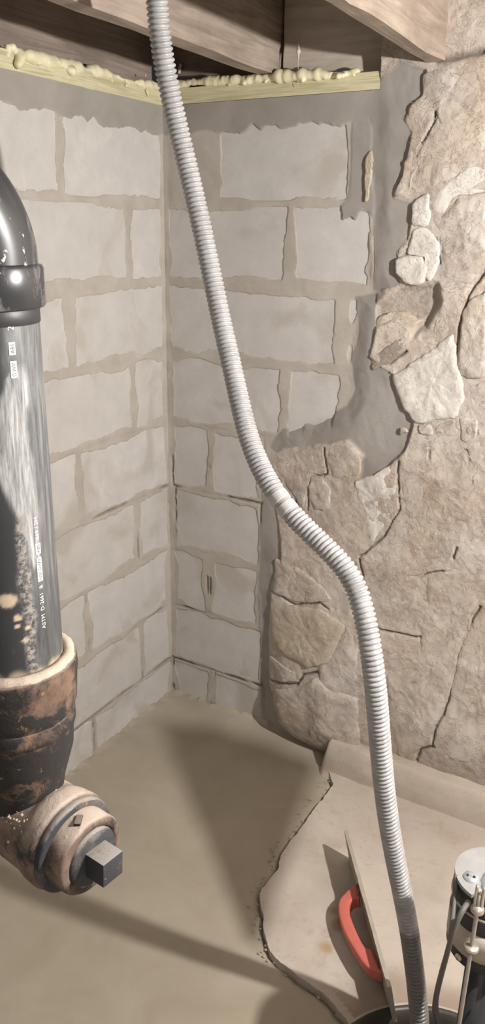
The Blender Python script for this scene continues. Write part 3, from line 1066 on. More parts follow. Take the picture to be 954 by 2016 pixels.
# ================================================================== TIMBER OVERHEAD
def board(name, lo, hi, mat, label, cat, wobble=0.0, group=None, cuts=40, axis=1):
    bm = bmesh.new()
    vs_ = box_bm(bm, lo, hi)
    if wobble:
        es_ = [e for e in bm.edges if abs((e.verts[0].co - e.verts[1].co)[axis]) > .2]
        bmesh.ops.subdivide_edges(bm, edges=es_, cuts=cuts, use_grid_fill=True)
        es_ = [e for e in bm.edges if abs((e.verts[0].co - e.verts[1].co)[2]) > .05]
        bmesh.ops.subdivide_edges(bm, edges=es_, cuts=5, use_grid_fill=True)
        for v_ in bm.verts:
            p = v_.co
            n1_, n2_ = float(fbm(p.x * 9, p.y * 9, p.z * 9 + 3)), float(fbm(p.x * 30, p.y * 30, p.z * 30 + 8))
            v_.co.x += wobble * n1_ * (1 if axis == 1 else 0)
            v_.co.y += wobble * n1_ * (1 if axis == 0 else 0)
            if p.z < lo[2] + .02:
                v_.co.z += wobble * 1.6 * n2_
    o = bm_obj(name, bm, mat, None, autosmooth=50)
    return tagit(o, label, cat, group)


PZ0, PZ1 = 1.793, 1.831
board('sill_plank', (-.19, -3.25, PZ0), (.0025, .0, PZ1), M_PLATE_Y, 'pale new timber plank on top of the block wall behind the black pipe', 'plank')
board('sill_plank', (.003, -.004, PZ0 + .001), (.616, .18, PZ1), M_PLATE_X, 'pale new timber plank on the back wall, ending at the rubble stone', 'plank')
board('rim_board', (-.085, -3.25, PZ1 + .002), (-.045, .02, 2.044), M_RIM, 'dark old timber along the side wall above the foamed plank', 'board', .006)
board('ceiling_joist', (.292, -3.25, 1.846), (.336, .065, 2.044), M_JOIST, 'rough old ceiling joist with a pale bottom edge just behind the hose', 'joist', .005)
board('ceiling_joist', (.722, -3.25, 1.838), (.758, .03, 2.044), M_JOIST, 'rough old ceiling joist ending on the rubble stone', 'joist', .005)
board('ceiling_joist', (1.45, -3.25, 1.85), (1.50, .03, 2.044), M_JOIST, 'old ceiling joist over the work lamp beyond the pump', 'joist', .004)
board('blocking_board', (.345, .028, PZ1 + .004), (.720, .066, 2.044), M_BLOCKING, 'mortar smeared board between the two joists above the back plank', 'board', .004, axis=0)
board('blocking_board', (-.04, .07, PZ1 + .002), (.288, .105, 2.044), M_RIM, 'dark board in the corner gap behind the hose', 'board', .003, axis=0)

# expanding foam beads
def foam(name, path, r0, label, seed, drips=()):
    rs = np.random.RandomState(seed)
    P, s_ = resample(catmull(path, 8), .006)
    bm = bmesh.new()
    for i, p in enumerate(P):
        r_ = r0 * (.72 + (.38 if r0 > .014 else .25) * float(vn(s_[i] * 28, seed, 1.0)) + .10 * float(vn(s_[i] * 75, seed, 4.0)))
        j = rs.uniform(-.13, .13, 3) * r0
        bmesh.ops.create_icosphere(bm, subdivisions=2, radius=max(.003, r_), matrix=Matrix.Translation(Vector(p + j)))
        if rs.rand() < .22:
            q = p + np.array([rs.uniform(-.2, .9) * r0, rs.uniform(-.9, .2) * r0, rs.uniform(-.9, .3) * r0])
            bmesh.ops.create_icosphere(bm, subdivisions=2, radius=r0 * rs.uniform(.35, .7), matrix=Matrix.Translation(Vector(q)))
    for (c_, r_) in drips:
        bmesh.ops.create_icosphere(bm, subdivisions=2, radius=r_, matrix=Matrix.Translation(Vector(c_)))
    o = bm_obj(name, bm, M_FOAM, None, smooth=True)
    tagit(o, label, 'foam')
    m = o.modifiers.new('remesh', 'REMESH')
    m.mode = 'VOXEL'
    m.voxel_size = .0022
    m.use_smooth_shade = True
    sm_ = o.modifiers.new('smooth', 'SMOOTH')
    sm_.factor = .6
    sm_.iterations = 9
    return o


def LP(px, py, x=.004):
    return on_left(px, py, x)


def BP(px, py, y=-.004):
    return on_back(px, py, y)


path = [on_left(q[0], q[1], x_) for q, x_ in (((14, 92), .0), ((40, 104), .006), ((75, 116), -.004), ((110, 124), -.008), ((150, 134), -.006), ((190, 142), -.008), ((225, 152), -.004), ((255, 160), .0), ((295, 168), -.004), ((318, 172), -.010))]
dr = [(LP(40, 118, .010), .012), (LP(36, 126, .011), .010), (LP(42, 108, .008), .010), (LP(24, 94, .004), .010), (LP(142, 140, .008), .011), (LP(137, 138, .006), .009), (LP(75, 122, .005), .008),
      (LP(288, 178, .007), .0045), (LP(290, 183, .007), .004), (LP(291, 188, .007), .0035), (LP(108, 132, .006), .003), (LP(286, 148, .0), .004), (LP(248, 168, .006), .005)]
foam('foam_bead', path, .0155, 'lumpy pale yellow foam bead along the side wall plank', 3, dr)
path = [on_back(q[0], q[1], y_) for q, y_ in (((345, 168), .002), ((380, 163), .0), ((420, 160), .0), ((465, 158), -.002), ((500, 156), .0), ((545, 152), -.006), ((580, 150), -.010), ((620, 147), -.008), ((665, 147), -.004), ((700, 143), .006))]
dr = [(BP(550, 150, -.008), .017), (BP(565, 150, -.008), .016), (BP(595, 148, -.008), .017), (BP(625, 146, -.006), .016), (BP(490, 158, -.004), .011), (BP(480, 160, -.004), .010)]
foam('foam_bead', path, .0135, 'smoother pale yellow foam bead along the back wall plank', 8, dr)
o = bpy.data.objects.new('x', None)
bpy.data.objects.remove(o)
v, f = sweep(resample(catmull([on_back(356, 126, .06), on_back(354, 134, .058), on_back(352, 144, .060)], 6), .003)[0], .0042, 8)
tagit(mobj('foam_drip', v, f, M_FOAM), 'small pale foam streak stuck on the dark board beside the hose', 'foam')

# dusty cobweb strand
P, s_ = resample(catmull([on_back(589, 25, .02), on_back(588, 60, .016), on_back(587, 85, .0), on_back(587, 110, -.012), on_back(586, 150, -.016), on_back(586, 172, -.013)], 8), .0025)
rr = .0006 + .0035 * np.exp(-((s_ - s_[-1] * .56) / .012) ** 2) * (1 + .5 * vn(s_ * 300, 1.0)) + .0016 * np.exp(-((s_ - s_[-1] * .42) / .02) ** 2)
v, f = sweep(P, rr, 7)
tagit(mobj('cobweb_strand', v, f, M_COBWEB), 'dusty cobweb strand hanging in front of the back wall plank', 'cobweb')

# ================================================================== CORRUGATED HOSE
HPX = [(306, -60), (308, 0), (313, 60), (320, 110), (333, 180), (352, 260), (372, 340), (391, 420), (408, 500), (424, 580), (439, 650), (456, 720), (471, 790), (484, 850), (503, 905), (532, 960), (565, 1005), (605, 1045), (645, 1082), (682, 1118), (703, 1155), (718, 1210), (729, 1270), (738, 1340), (744, 1410), (749, 1480), (755, 1550), (764, 1620), (777, 1690), (792, 1760), (804, 1820), (812, 1880), (820, 1950), (830, 2030)]
DY = [-60, 0, 150, 300, 620, 850, 1000, 1150, 1323, 1426, 1546, 1651, 1757, 1842, 1930, 2030]
DD = [1.24, 1.255, 1.31, 1.36, 1.40, 1.36, 1.30, 1.245, 1.235, 1.275, 1.32, 1.364, 1.415, 1.450, 1.475, 1.495]
hp = [at(x, y, float(np.interp(y, DY, DD))) for x, y in HPX]
hp = [hp[0] + np.array([.02, -.05, .10])] + hp + [hp[-1] + np.array([.012, -.015, -.12]), hp[-1] + np.array([.02, -.03, -.30])]
hp = np.array(hp)
for _ in range(2):
    hp[1:-1] = .15 * hp[:-2] + .7 * hp[1:-1] + .15 * hp[2:]
HP, hs_ = resample(catmull(hp, 14), .0082 / 8)
ph = hs_ / .0082
cuff_c = HP[np.argmin([np.linalg.norm((p - CAM) - (raydir(558, 990) / F_PX) * ((p - CAM) @ FW)) for p in HP])]
ci = int(np.argmin(np.linalg.norm(HP - cuff_c, axis=1)))
HR = .0183
wave = .5 + .5 * np.cos(2 * math.pi * ph)
R = HR - .0044 * (1 - wave ** .33)
sd = np.abs(hs_ - hs_[ci])
w_ = sstep(.026, .022, sd)
R = R * (1 - w_) + w_ * (HR - .0020)
v, f = sweep(HP, R, 28)
gz = v[:, 2] + .012 * fbm(v[:, 0] * 40, v[:, 1] * 40, v[:, 2] * 40) - .25 * (v[:, 0] - 1.08)  # lower hose darkened: pump motor's shadow plus sump grime put into colour
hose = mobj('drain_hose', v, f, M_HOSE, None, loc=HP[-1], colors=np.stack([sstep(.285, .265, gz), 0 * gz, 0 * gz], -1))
tagit(hose, 'long grey corrugated drain hose snaking from the joists down into the sump', 'hose')
for a_, b_ in ((-.021, -.002), (.003, .021)):
    m = (hs_ - hs_[ci] >= a_) & (hs_ - hs_[ci] <= b_)
    pc = HP[m]
    rc = np.full(len(pc), HR - .0008)
    rc[0] = rc[-1] = HR - .003
    v, f = sweep(pc, rc, 28)
    mobj('hose_cuff', v, f, M_CUFF, hose)

# ================================================================== BLACK DRAIN PIPE IN CAST IRON
DP = .930
hub_top = at(27, 1290, DP)
AX = np.array([hub_top[0], hub_top[1]])
RP = .0575
ztop_sock = float(at(-45, 605, .80)[2])


def axis_z(py):
    """height on the pipe axis seen at frame row py"""
    lo_, hi_ = .4, 2.0
    for _ in range(50):
        m_ = (lo_ + hi_) / 2
        P = np.array([AX[0], AX[1], m_]) - CAM
        y_ = 1008 - F_PX * (P @ UP) / (P @ FW)
        if y_ > py:
            lo_ = m_
        else:
            hi_ = m_
    return (lo_ + hi_) / 2


z_hub, z_s0, z_s1 = hub_top[2], axis_z(604), axis_z(520)
to_cam = math.atan2(CAM[1] - AX[1], CAM[0] - AX[0])

# angle on the pipe measured from the direction to the camera, + = towards the right of the frame
def pipe_mask(P):
    ang = np.arctan2(P[:, 1] - AX[1], P[:, 0] - AX[0]) - to_cam
    ang = (ang + math.pi) % (2 * math.pi) - math.pi
    z = P[:, 2]
    k = (z - z_hub) / (z_s0 - z_hub)          # 0 hub .. 1 elbow
    ang_n = ang + .10 * fbm(z * 25, ang * 2, 3.0)
    # broad wiped streak of white dust
    cen = np.interp(k, [.30, .40, .50, .62, .75, .84, .9], [.66, .60, .48, .38, .34, .52, .75])
    wid = np.interp(k, [.30, .40, .50, .62, .75, .84, .9], [.06, .14, .30, .36, .30, .22, .02])
    sc = sstep(1.15, .75, np.abs(ang_n - cen) / wid) * sstep(.28, .36, k) * sstep(.90, .84, k)
    sc2 = sstep(.22, .10, np.abs(ang_n + .12)) * sstep(.70, .66, k) * sstep(.62, .65, k)
    sc3 = sstep(.085, .03, np.abs(ang_n - .56 - .10 * (k - .45))) * sstep(.30, .34, k) * sstep(.62, .55, k)
    sc = np.maximum(sc, 1.0 * sc3)
    sc = np.maximum(sc, .34 * sstep(.15, .55, ang_n) * (1 - .5 * sstep(.35, .15, k)))
    # gritty vertical band
    gr = sstep(.16, .06, np.abs(ang_n - .36 + .05 * k)) * sstep(.55, .42, k)
    # yellow splashes
    sp = np.zeros(len(z))
    for (a_, kk, r_) in ((-.02, .245, .22), (.13, .19, .10), (.10, .165, .07), (.30, .155, .06), (.24, .118, .08)):
        d = np.hypot((ang - a_), (k - kk) * 9)
        sp = np.maximum(sp, sstep(r_, r_ * .6, d + .05 * fbm(ang * 30, z * 150, 2.0)))
    sp = np.maximum(sp, sstep(.03, .0, k + .02 * fbm(ang * 6, z * 0, 1.0)) * .8)
    return np.stack([np.clip(sc + .5 * sc2, 0, 1), gr, sp], -1)


pipe = root('drain_pipe', (AX[0], AX[1], z_hub - .26), 'black plastic drain pipe with white scuffs set in a rusty iron cleanout fitting', 'pipe')
v, f, _ = lathe((AX[0], AX[1], z_hub - .06), (0, 0, 1), [(s_, RP) for s_ in np.linspace(0, z_s0 - z_hub + .08, 220)], 128, closed_ends=False)
mobj('pipe_length', v, f, M_ABS, pipe, colors=pipe_mask(v))
# elbow with socket: straight socket, then a quarter bend towards the viewer's side along the wall
RS = .0655
Rb = .074
bdir = np.array([-.12, -.99])
bdir = bdir / np.linalg.norm(bdir)
prof = [(0, RP + .0005), (.0005, RS - .002), (.003, RS), (z_s1 - z_s0 - .003, RS), (z_s1 - z_s0, RS - .0015), (z_s1 - z_s0 + .001, RP + .003)]
v, f, _ = lathe((AX[0], AX[1], z_s0), (0, 0, 1), prof, 96, closed_ends=False)
elbow_o = mobj('elbow_socket', v, f, M_ABS_GLOSS, pipe)
elbow_o.data.set_sharp_from_angle(angle=math.radians(40))
c0 = np.array([AX[0], AX[1], z_s1])
path = [c0 + np.array([0, 0, -.01])]
for a_ in np.linspace(0, math.pi / 2, 24):
    path.append(c0 + Rb * np.array([bdir[0] * (1 - math.cos(a_)), bdir[1] * (1 - math.cos(a_)), math.sin(a_)]))
path.append(path[-1] + .05 * np.array([*bdir, 0]))
v, f = sweep(path, RP + .003, 64, hint=(1, 0, 0))
mobj('elbow_bend', v, f, M_ABS_GLOSS, pipe)
e_ = np.array(path[-1])
v, f, _ = lathe(e_ - .002 * np.array([*bdir, 0]), (*bdir, 0), [(0, RP + .002), (.001, RS), (.05, RS), (.052, RP)], 64, closed_ends=False)
mobj('elbow_socket', v, f, M_ABS_GLOSS, pipe)
v, f, _ = lathe(e_, (*bdir, 0), [(0.02, RP), (1.6, RP)], 64)
mobj('pipe_length', v, f, M_ABS, pipe, colors=np.zeros((len(v), 3)))
# dark solvent band under the socket
v, f, _ = lathe((AX[0], AX[1], z_s0 - .015), (0, 0, 1), [(0, RP + .0002), (.001, RP + .0009), (.014, RP + .0009), (.015, RP + .0004)], 96, wob=.0004, closed_ends=False)
mobj('glue_band', v, f, M_MOTOR, pipe)


def pipe_text(txt, ang0, z0, size, mat, name='lettering', lift=.0005, box=False, boxpad=.25, track=1.0):
    """print running up the pipe; ang0 = angle right of the camera direction, z0 = lower end"""
    cu = bpy.data.curves.new('t', 'FONT')
    cu.body = txt
    cu.size = size
    cu.space_character = track
    cu.resolution_u = 2
    tmp = bpy.data.objects.new('t', cu)
    COL.objects.link(tmp)
    me_ = bpy.data.meshes.new_from_object(tmp.evaluated_get(bpy.context.evaluated_depsgraph_get()))
    V = np.array([q.co[:] for q in me_.vertices])
    F = [list(p.vertices) for p in me_.polygons]
    bpy.data.objects.remove(tmp)
    bpy.data.meshes.remove(me_)
    w = V[:, 0].max()
    if box:
        p_ = size * boxpad
        nb = 9
        bv, bf = [], []
        for i in range(nb):
            y_ = -p_ + (size * .72 + 2 * p_) * i / (nb - 1)
            bv += [(-p_, y_), (w + p_, y_)]
        for i in range(nb - 1):
            bf.append([2 * i, 2 * i + 1, 2 * i + 3, 2 * i + 2])
        wrap_text(np.array(bv), bf, ang0, z0, RP + lift, M_PRINT, name)
        wrap_text(V[:, :2], F, ang0, z0, RP + lift + .0003, M_PRINT_DARK, name)
    else:
        wrap_text(V[:, :2], F, ang0, z0, RP + lift, mat, name)
    return z0 + w


def wrap_text(V, F, ang0, z0, r, mat, name):
    a_ = to_cam + ang0 - V[:, 1] / r
    P = np.stack([AX[0] + r * np.cos(a_), AX[1] + r * np.sin(a_), z0 + V[:, 0]], -1)
    mobj(name, P, F, mat, pipe, smooth=False)


def zk(py):
    return axis_z(py) + .035


SZ = .0072
a0 = .70
zt = zk(1262)
zt = pipe_text('ASTM', a0, zt, SZ, M_PRINT) + .005
zt = pipe_text('D-2661', a0, zt, SZ, M_PRINT) + .006
zt = pipe_text('&', a0, zt, SZ, M_PRINT) + .006
zt = pipe_text('NSF-DWV', a0, zt, SZ * .8, M_PRINT, box=True) + .007
zt = pipe_text('ABS', a0, zt, SZ * .8, M_PRINT, box=True) + .006
zt = pipe_text('619 / 2M', a0, zt, SZ, M_PRINT)
pipe_text('2M', .52, zk(708), SZ * 1.3, M_PRINT)
pipe_text('ABS', .50, zk(750), SZ * .8, M_PRINT, box=True)
pipe_text('DWV', .50, zk(792), SZ * .8, M_PRINT, box=True)

# cast iron hub, tapering body, horizontal run with cleanout
A2 = (AX[0], AX[1])
z_run = axis_z(1604)
H0 = z_hub
prof = [(0, .060), (0, .0715), (-.003, .0735), (-.016, .0738), (-.024, .0725), (-.045, .0715), (-.060, .0705), (-.066, .0685), (-.070, .0655), (-.095, .0655), (-.100, .0640), (-.125, .0625), (-.150, .0560), (-.170, .0500), (-.190, .0470), (-.225, .0460)]
v, f, _ = lathe((A2[0], A2[1], H0), (0, 0, 1), prof[::-1], 96, wob=.0011, wfreq=70, closed_ends=False)
hub = mobj('cleanout_fitting', v, f, M_IRON, pipe)
tagit(hub, 'rusty cast iron hub and cleanout fitting')
v, f, _ = lathe((A2[0], A2[1], H0), (0, 0, 1), [(-.008, .0705), (.001, .0712), (.004, .0690), (.006, .0645), (.005, .0585), (-.004, .0575)], 120, wob=.0026, wfreq=160, closed_ends=False)
mobj('joint_compound', v, f, M_CRUMB, hub)
# black bands on the body
v, f, _ = lathe((A2[0], A2[1], H0 - .078), (0, 0, 1), [(-.014, .0655), (-.012, .0672), (.002, .0680), (.006, .0672), (.008, .0655)], 96, wob=.0012, wfreq=60, closed_ends=False)
mobj('hub_band', v, f, M_IRON_DARK, hub)
cx = np.array([1.0, -.10, -.01])
cx /= np.linalg.norm(cx)
cc_ = np.array([A2[0], A2[1], z_run])
cc_ = cc_ - cx * .012
prof = [(-.75, .052), (-.02, .052), (.012, .055), (.018, .0568), (.040, .0575), (.058, .0575), (.060, .0595), (.070, .0615), (.084, .0620), (.089, .0605), (.090, .0565)]
v, f, _ = lathe(cc_, cx, prof, 96, wob=.0009, wfreq=60, closed_ends=False)
mobj('cleanout_branch', v, f, M_IRON_DUST, hub)
prof = [(.078, .0560), (.090, .0572), (.0925, .0590), (.098, .0592), (.1005, .0570), (.101, .050)]
v, f, _ = lathe(cc_, cx, prof, 96, wob=.0006, wfreq=60, closed_ends=False)
o = mobj('plug_flange', v, f, M_PLUG, hub)
o.data.set_sharp_from_angle(angle=math.radians(45))
prof = [(.095, .0495), (.104, .0500), (.124, .0495), (.128, .0470), (.1285, .0380), (.1240, .0372)]
v, f, _ = lathe(cc_, cx, prof, 96, wob=.0007, wfreq=60, closed_ends=False)
mobj('plug_ring', v, f, M_IRON_DUST, hub)
prof = [(.120, .0372), (.1290, .0368), (.1330, .0345), (.1335, .0001)]
v, f, _ = lathe(cc_, cx, prof, 80, wob=.0005, wfreq=80, closed_ends=False)
pf_ = mobj('plug_face', v, f, M_PLUG, hub)
a_, u_, v__ = frame_of(cx)
roll_ = math.radians(-3)
uu = u_ * math.cos(roll_) + v__ * math.sin(roll_)
vv = -u_ * math.sin(roll_) + v__ * math.cos(roll_)
Mn = Matrix(((uu[0], vv[0], a_[0], cc_[0]), (uu[1], vv[1], a_[1], cc_[1]), (uu[2], vv[2], a_[2], cc_[2]), (0, 0, 0, 1)))
bm = bmesh.new()
box_bm(bm, (-.0162, -.0162, .132), (.0162, .0162, .163), .0014, Mn)
bm_obj('square_head', bm, M_PLUG, hub, autosmooth=30)
# lead / lug between body and branch, with crumbs of dried mortar
bm = bmesh.new()
for (s_, r_, up_) in ((.010, .030, .042), (.022, .022, .046), (.034, .014, .050), (.0, .034, .048)):
    p_ = cc_ + cx * s_ + np.array([0, 0, up_])
    bmesh.ops.create_icosphere(bm, subdivisions=3, radius=r_, matrix=Matrix.Translation(Vector(p_)))
for v_ in bm.verts:
    v_.co += Vector((.0018, .0018, .0018)) * float(fbm(v_.co.x * 90, v_.co.y * 90, v_.co.z * 90))
bm_obj('throat', bm, M_IRON, hub, smooth=True)
bm = bmesh.new()
for _ in range(70):
    s_, th_ = random.gauss(.036, .012), random.gauss(.55, .35)
    p_ = cc_ + cx * s_ + .0585 * (u_ * -math.sin(th_) * 0 + np.array([0, 0, 1]) * math.cos(th_) + np.cross(cx, [0, 0, 1]) * math.sin(th_))
    bmesh.ops.create_icosphere(bm, subdivisions=1, radius=random.uniform(.0008, .0022), matrix=Matrix.Translation(Vector(p_)))
tagit(bm_obj('mortar_crumbs', bm, M_CRUMB, hub), kind='stuff')
bm = bmesh.new()
p_ = cc_ + cx * .114 + np.array([0, 0, .0490]) + np.cross(cx, [0, 0, 1]) * .006
box_bm(bm, (-.004, -.008, -.003), (.004, .008, .003), .0008, Matrix.Translation(Vector(p_)) @ Matrix.Rotation(.5, 4, 'Z'))
bm_obj('plug_lug', bm, M_IRON_DARK, hub)

# ================================================================== PLASTERER'S FLOAT
Fa = on_floor(690, 1694, SLAB_Z)           # far end of the long edge on the floor
Fb = on_floor(777, 2012, SLAB_Z)           # near end
Tt = at(685, 1652, 1.0)
d_ = raydir(685, 1652)
Tt = CAM + d_ * ((.105 - CAM[2]) / d_[2])
ex = (Fb - Fa) / np.linalg.norm(Fb - Fa)
L_ = np.linalg.norm(Fb - Fa)
ez = Tt - Fa
ez = ez - ex * (ez @ ex)
Wp = np.linalg.norm(ez)
ez /= Wp
ny = np.cross(ez, ex)
if ny[0] > 0:
    ny = -ny
# ny points to the side that carries the handle (away from the lamp)
float_o = root('plaster_float', (Fa + Fb) / 2, 'plasterer float standing on its long edge, thin grey plate and red handle', 'trowel')


def FM(o_=(0, 0, 0)):
    return Matrix(((ex[0], ny[0], ez[0], Fa[0]), (ex[1], ny[1], ez[1], Fa[1]), (ex[2], ny[2], ez[2], Fa[2]), (0, 0, 0, 1)))


bm = bmesh.new()
vs_ = box_bm(bm, (0, -.004, .0), (L_, .004, Wp))
for v_ in bm.verts:
    pass
bmesh.ops.subdivide_edges(bm, edges=[e for e in bm.edges if abs(e.verts[0].co.x - e.verts[1].co.x) > .1], cuts=60, use_grid_fill=True)
for v_ in bm.verts:
    n_ = float(fbm(v_.co.x * 40, v_.co.y * 90, v_.co.z * 40))
    v_.co.y += .0012 * n_
    if v_.co.z > Wp * .5:
        v_.co.z += .0018 * n_
bmesh.ops.transform(bm, matrix=FM(), verts=bm.verts)
bm_obj('plate', bm, M_FLOATPLATE, float_o, autosmooth=40)
# D-shaped handle: base strip along the plate and a thick arched grip
zc = Wp * .52
hx0, hx1 = L_ * .31, L_ * .865
prof_out = [(hx0, .004), (hx0 + .010, .022), (hx0 + .035, .052), (hx0 + .065, .062), (hx0 + .10, .062), (hx0 + .14, .056), (hx1 - .030, .036), (hx1 - .008, .016), (hx1, .004)]
prof_in = [(hx1 - .060, .010), (hx1 - .072, .026), (hx0 + .11, .036), (hx0 + .075, .038), (hx0 + .052, .032), (hx0 + .044, .018), (hx0 + .046, .010)]
outer = catmull([(x, y, 0) for x, y in prof_out], 6)
inner = catmull([(x, y, 0) for x, y in prof_in], 6)
bm = bmesh.new()
no_, ni_ = len(outer), len(inner)
k_ = 60
Lo = np.stack([np.interp(np.linspace(0, no_ - 1, k_), np.arange(no_), outer[:, j]) for j in range(3)], 1)
Li = np.stack([np.interp(np.linspace(0, ni_ - 1, k_), np.arange(ni_), inner[::-1][:, j]) for j in range(3)], 1)
Wg = .0155
vv_ = []
for sgn in (-1, 1):
    vv_.append([[bm.verts.new((q[0], q[1], zc + sgn * Wg)) for q in Lo], [bm.verts.new((q[0], q[1], zc + sgn * Wg)) for q in Li]])
for i in range(k_ - 1):
    for sd_ in (0, 1):
        o_, n_ = vv_[sd_]
        bm.faces.new((o_[i], o_[i + 1], n_[i + 1], n_[i]))
    for side in (0, 1):
        a1, b1 = vv_[0][side], vv_[1][side]
        bm.faces.new((a1[i], a1[i + 1], b1[i + 1], b1[i]))
for e_i in (0, k_ - 1):
    bm.faces.new((vv_[0][0][e_i], vv_[0][1][e_i], vv_[1][1][e_i], vv_[1][0][e_i]))
bmesh.ops.recalc_face_normals(bm, faces=bm.faces)
sharp = [e for e in bm.edges if len(e.link_faces) == 2 and e.calc_face_angle(0) > .9]
bmesh.ops.bevel(bm, geom=sharp, offset=.005, segments=3, affect='EDGES', profile=.5)
bmesh.ops.transform(bm, matrix=FM(), verts=bm.verts)
bm_obj('handle', bm, M_RED, float_o, autosmooth=40)

# ================================================================== PEDESTAL SUMP PUMP
mc = at(972, 1728, 1.245)
MX, MY, MZ = float(mc[0]), float(mc[1]), float(mc[2])
pump = root('sump_pump', (MX, MY, -.50), 'black pedestal sump pump with a zinc topped motor standing in the sump hole', 'pump')
MR = .0605
MH = .150
v, f, _ = lathe((MX, MY, MZ), (0, 0, 1), [(-MH - .004, .030), (-MH, MR * .80), (-MH + .008, MR * .97), (-MH + .014, MR), (-.010, MR), (-.004, MR * .985), (0, MR * .93), (.0005, .001)], 72, closed_ends=False)
o = mobj('motor_housing', v, f, M_MOTOR, pump)
o.data.set_sharp_from_angle(angle=math.radians(35))
v, f, _ = lathe((MX, MY, MZ), (0, 0, 1), [(-.118, MR + .0004), (-.118, MR + .0012), (-.066, MR + .0012), (-.066, MR + .0004)], 72, closed_ends=False)
mobj('label_band', v, f, M_BAND, pump)
# zinc cap: disc with a bite at the front showing the black housing
bm = bmesh.new()
n_ = 72
ring = []
for i in range(n_):
    a1 = 2 * math.pi * i / n_
    rel = (a1 - to_cam + math.pi) % (2 * math.pi) - math.pi
    r_ = MR * 1.01
    if -1.15 < rel < .55:
        r_ = MR * (.72 - .10 * math.sin(rel * 6))
    ring.append((MX + r_ * math.cos(a1), MY + r_ * math.sin(a1)))
lo_ = [bm.verts.new((x, y, MZ - .002)) for x, y in ring]
hi_ = [bm.verts.new((x, y, MZ + .0045)) for x, y in ring]
cv_ = bm.verts.new((MX, MY, MZ + .007))
for i in range(n_):
    j = (i + 1) % n_
    bm.faces.new((lo_[i], lo_[j], hi_[j], hi_[i]))
    bm.faces.new((hi_[i], hi_[j], cv_))
bm_obj('zinc_cap', bm, M_CAPMETAL, pump, autosmooth=30)
cdir = np.array([CAM[0] - MX, CAM[1] - MY, 0])
cdir /= np.linalg.norm(cdir)
crt = np.array([-cdir[1], cdir[0], 0])        # to the right of the frame
v, f, _ = lathe(np.array([MX, MY, MZ + .0045]) + crt * .012 + cdir * .020, (0, 0, 1), [(0, .032), (.0025, .031), (.003, .001)], 40, wob=.003, wfreq=60, closed_ends=False)
mobj('cap_plate', v, f, M_CAPPATCH, pump)
pb_ = np.array([MX, MY, MZ + .0045]) - crt * .034 + cdir * .020
v, f, _ = lathe(pb_, (0, 0, 1), [(0, .013), (.003, .012), (.0035, .001)], 24, wob=.002, wfreq=80, closed_ends=False)
br = mobj('cap_bracket', v, f, M_CAPPATCH, pump)
for q in (-.005, .005):
    v, f, _ = lathe(pb_ + crt * q + np.array([0, 0, .0032]), (0, 0, 1), [(0, .0022), (.0015, .0020), (.0016, .0001)], 12, closed_ends=False)
    mobj('screw', v, f, M_MOTOR, br)
# thin seam strap round the housing under the cap
v, f, _ = lathe((MX, MY, MZ - .034), (0, 0, 1), [(-.002, MR), (-.0018, MR + .0022), (.0018, MR + .0022), (.002, MR)], 72, closed_ends=False)
mobj('housing_strap', v, f, M_ROD, pump)
v, f, _ = lathe((MX, MY, -.45), (0, 0, 1), [(0, .024), (MZ - MH + .455, .024)], 32)
mobj('column', v, f, M_MOTOR, pump)
v, f, _ = lathe((MX, MY, -.50), (0, 0, 1), [(0, .085), (.06, .085), (.09, .05), (.10, .025)], 40)
mobj('pump_base', v, f, M_MOTOR, pump)
# screw on the housing
sp_ = np.array([MX, MY, MZ - .130]) - crt * .034 + cdir * .051
v, f, _ = lathe(sp_, cdir - crt * .6, [(0, .006), (.003, .0055), (.0035, .0001)], 16, closed_ends=False)
mobj('screw', v, f, M_BRASS, pump)
# float rod with clip and stop
def on_vert(px, py, d):
    return at(px, py, d)


rt_ = at(944, 1760, 1.165)
rod_top = rt_
rod_bot = np.array([rt_[0] - .004, rt_[1] - .004, -.25])
P = np.linspace(rod_top, rod_bot, 30)
v, f = sweep(P, .0032, 12)
rod = mobj('float_rod', v, f, M_ROD, pump)
for dx in (-.005, .005):
    p0 = rod_top + crt * dx
    v, f = sweep(np.linspace(p0 + np.array([0, 0, .014]), p0 + np.array([0, 0, -.030]), 8), .0026, 10)
    mobj('clip_prong', v, f, M_BRASS, pump)
kn = rod_top + np.array([0, 0, -.030])
bm = bmesh.new()
bmesh.ops.create_uvsphere(bm, u_segments=20, v_segments=12, radius=.0105, matrix=Matrix.Translation(Vector(kn)) @ Matrix.Diagonal((1, 1, .8, 1)))
bm_obj('clip_knob', bm, M_BRASS, pump, smooth=True)
zs_ = float(at(935, 1866, 1.20)[2])
tt_ = (rod_top[2] - zs_) / (rod_top[2] - rod_bot[2])
st_ = rod_top + (rod_bot - rod_top) * tt_
v, f, _ = lathe(st_, (0, 0, 1), [(-.004, .004), (-.004, .011), (.002, .0115), (.004, .010), (.004, .003)], 28, closed_ends=False)
mobj('rod_stop', v, f, M_BRASS, pump)
# cords
pc = [at(921, 1776, 1.18), at(908, 1796, 1.165), at(892, 1830, 1.17), at(884, 1860, 1.20), at(872, 1905, 1.25), at(860, 1955, 1.31), at(858, 1985, 1.34), at(866, 2030, 1.37), at(870, 2070, 1.39)]
v, f = sweep(resample(catmull(pc, 8), .006)[0], .0042, 12)
mobj('power_cord', v, f, M_CORD, pump)
pc = [at(897, 1722, 1.245), at(895, 1760, 1.235), at(891, 1800, 1.215), at(888, 1830, 1.195), at(882, 1866, 1.215), at(869, 1910, 1.262), at(857, 1960, 1.325), at(854, 1995, 1.36), at(858, 2070, 1.40)]
v, f = sweep(resample(catmull(pc, 8), .006)[0], .0036, 12)
mobj('switch_cord', v, f, M_CORD, pump)

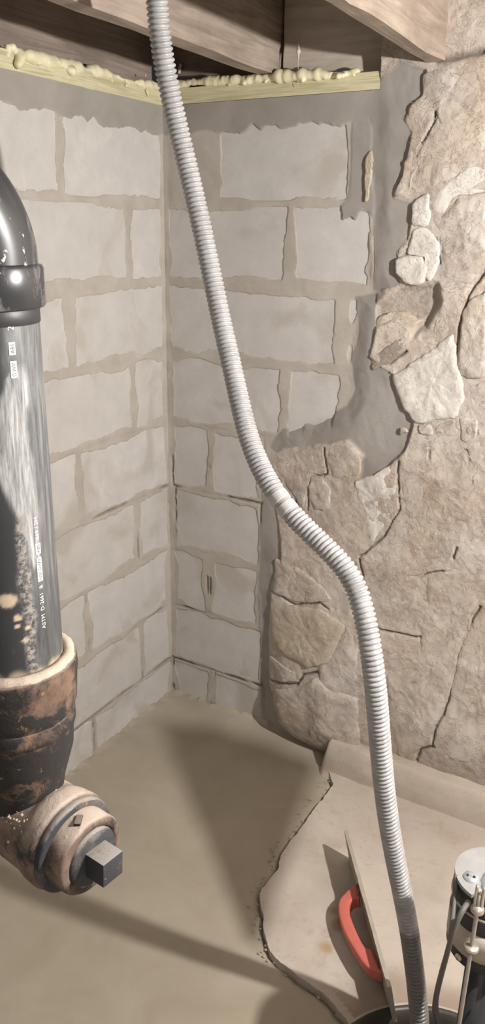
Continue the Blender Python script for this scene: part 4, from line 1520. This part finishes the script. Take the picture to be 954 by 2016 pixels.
# ================================================================== WORK LAMP (beyond the frame)
lampo = root('work_lamp', LAMP, 'bare bulb on a black cord hanging from the joists beyond the pump', 'lamp')
v, f, _ = lathe(LAMP + Vector((0, 0, .021)), (0, 0, 1), [(0, .010), (.004, .019), (.055, .019), (.062, .010)], 32)
mobj('socket', v, f, M_SOCKET, lampo)
bm = bmesh.new()
bmesh.ops.create_icosphere(bm, subdivisions=2, radius=.0245, matrix=Matrix.Translation(LAMP))
bm_obj('bulb', bm, M_BULB, lampo, smooth=True)
v, f = sweep([LAMP + Vector((0, 0, .085)), LAMP + Vector((0, 0, .15)), Vector((LAMP.x, LAMP.y, 2.0445))], .004, 10, hint=(1, 0, 0))
mobj('cord', v, f, M_CORD, lampo)

# added unseen rag, shaped to cast the wedge shadow on the fresh concrete
B_ = np.array(LAMP)
def toward(x, y, t): return B_ + (np.array([x, y, 0.0]) - B_) * t
tip, tl, tr = toward(.755, -.775, .52), toward(.066, -.175, .33), toward(.60, -.10, .36)
hang = (tl + tr) / 2 + np.array([0, 0, .02])
n_ = 24
rv, rf = [], []
for i in range(n_):
    for j in range(n_):
        u_, w_ = i / (n_ - 1), j / (n_ - 1)
        top_ = tl + (tr - tl) * u_ + np.array([0, 0, .03 * (1 - abs(2 * u_ - 1))])
        p_ = tip + (top_ - tip) * (.06 + .94 * w_)
        fold = .010 * math.sin(u_ * 19) * math.sin(math.pi * min(1, u_ * 1.02)) * w_
        rv.append(p_ + np.array([.4, .4, 0]) * fold)
for i in range(n_ - 1):
    for j in range(n_ - 1):
        rf.append([i * n_ + j, (i + 1) * n_ + j, (i + 1) * n_ + j + 1, i * n_ + j + 1])
M_SHADOW_RAG = plain('shadow_rag_cloth', (.36, .34, .32), .95, var=.25, scale=20)
rag = root('shadow_rag', hang, 'added grey rag on a string beside the bulb, shaped to cast a floor shadow', 'rag')
o = mobj('cloth', np.array(rv), rf, M_SHADOW_RAG, rag)
so = o.modifiers.new('solid', 'SOLIDIFY')
so.thickness = .002
v, f = sweep(np.linspace(hang + np.array([0, 0, .008]), np.array([1.46 if hang[0] < 1.46 else hang[0], hang[1], 1.852]), 8), .0012, 6, hint=(1, 0, 0))
mobj('string', v, f, M_CORD, rag)
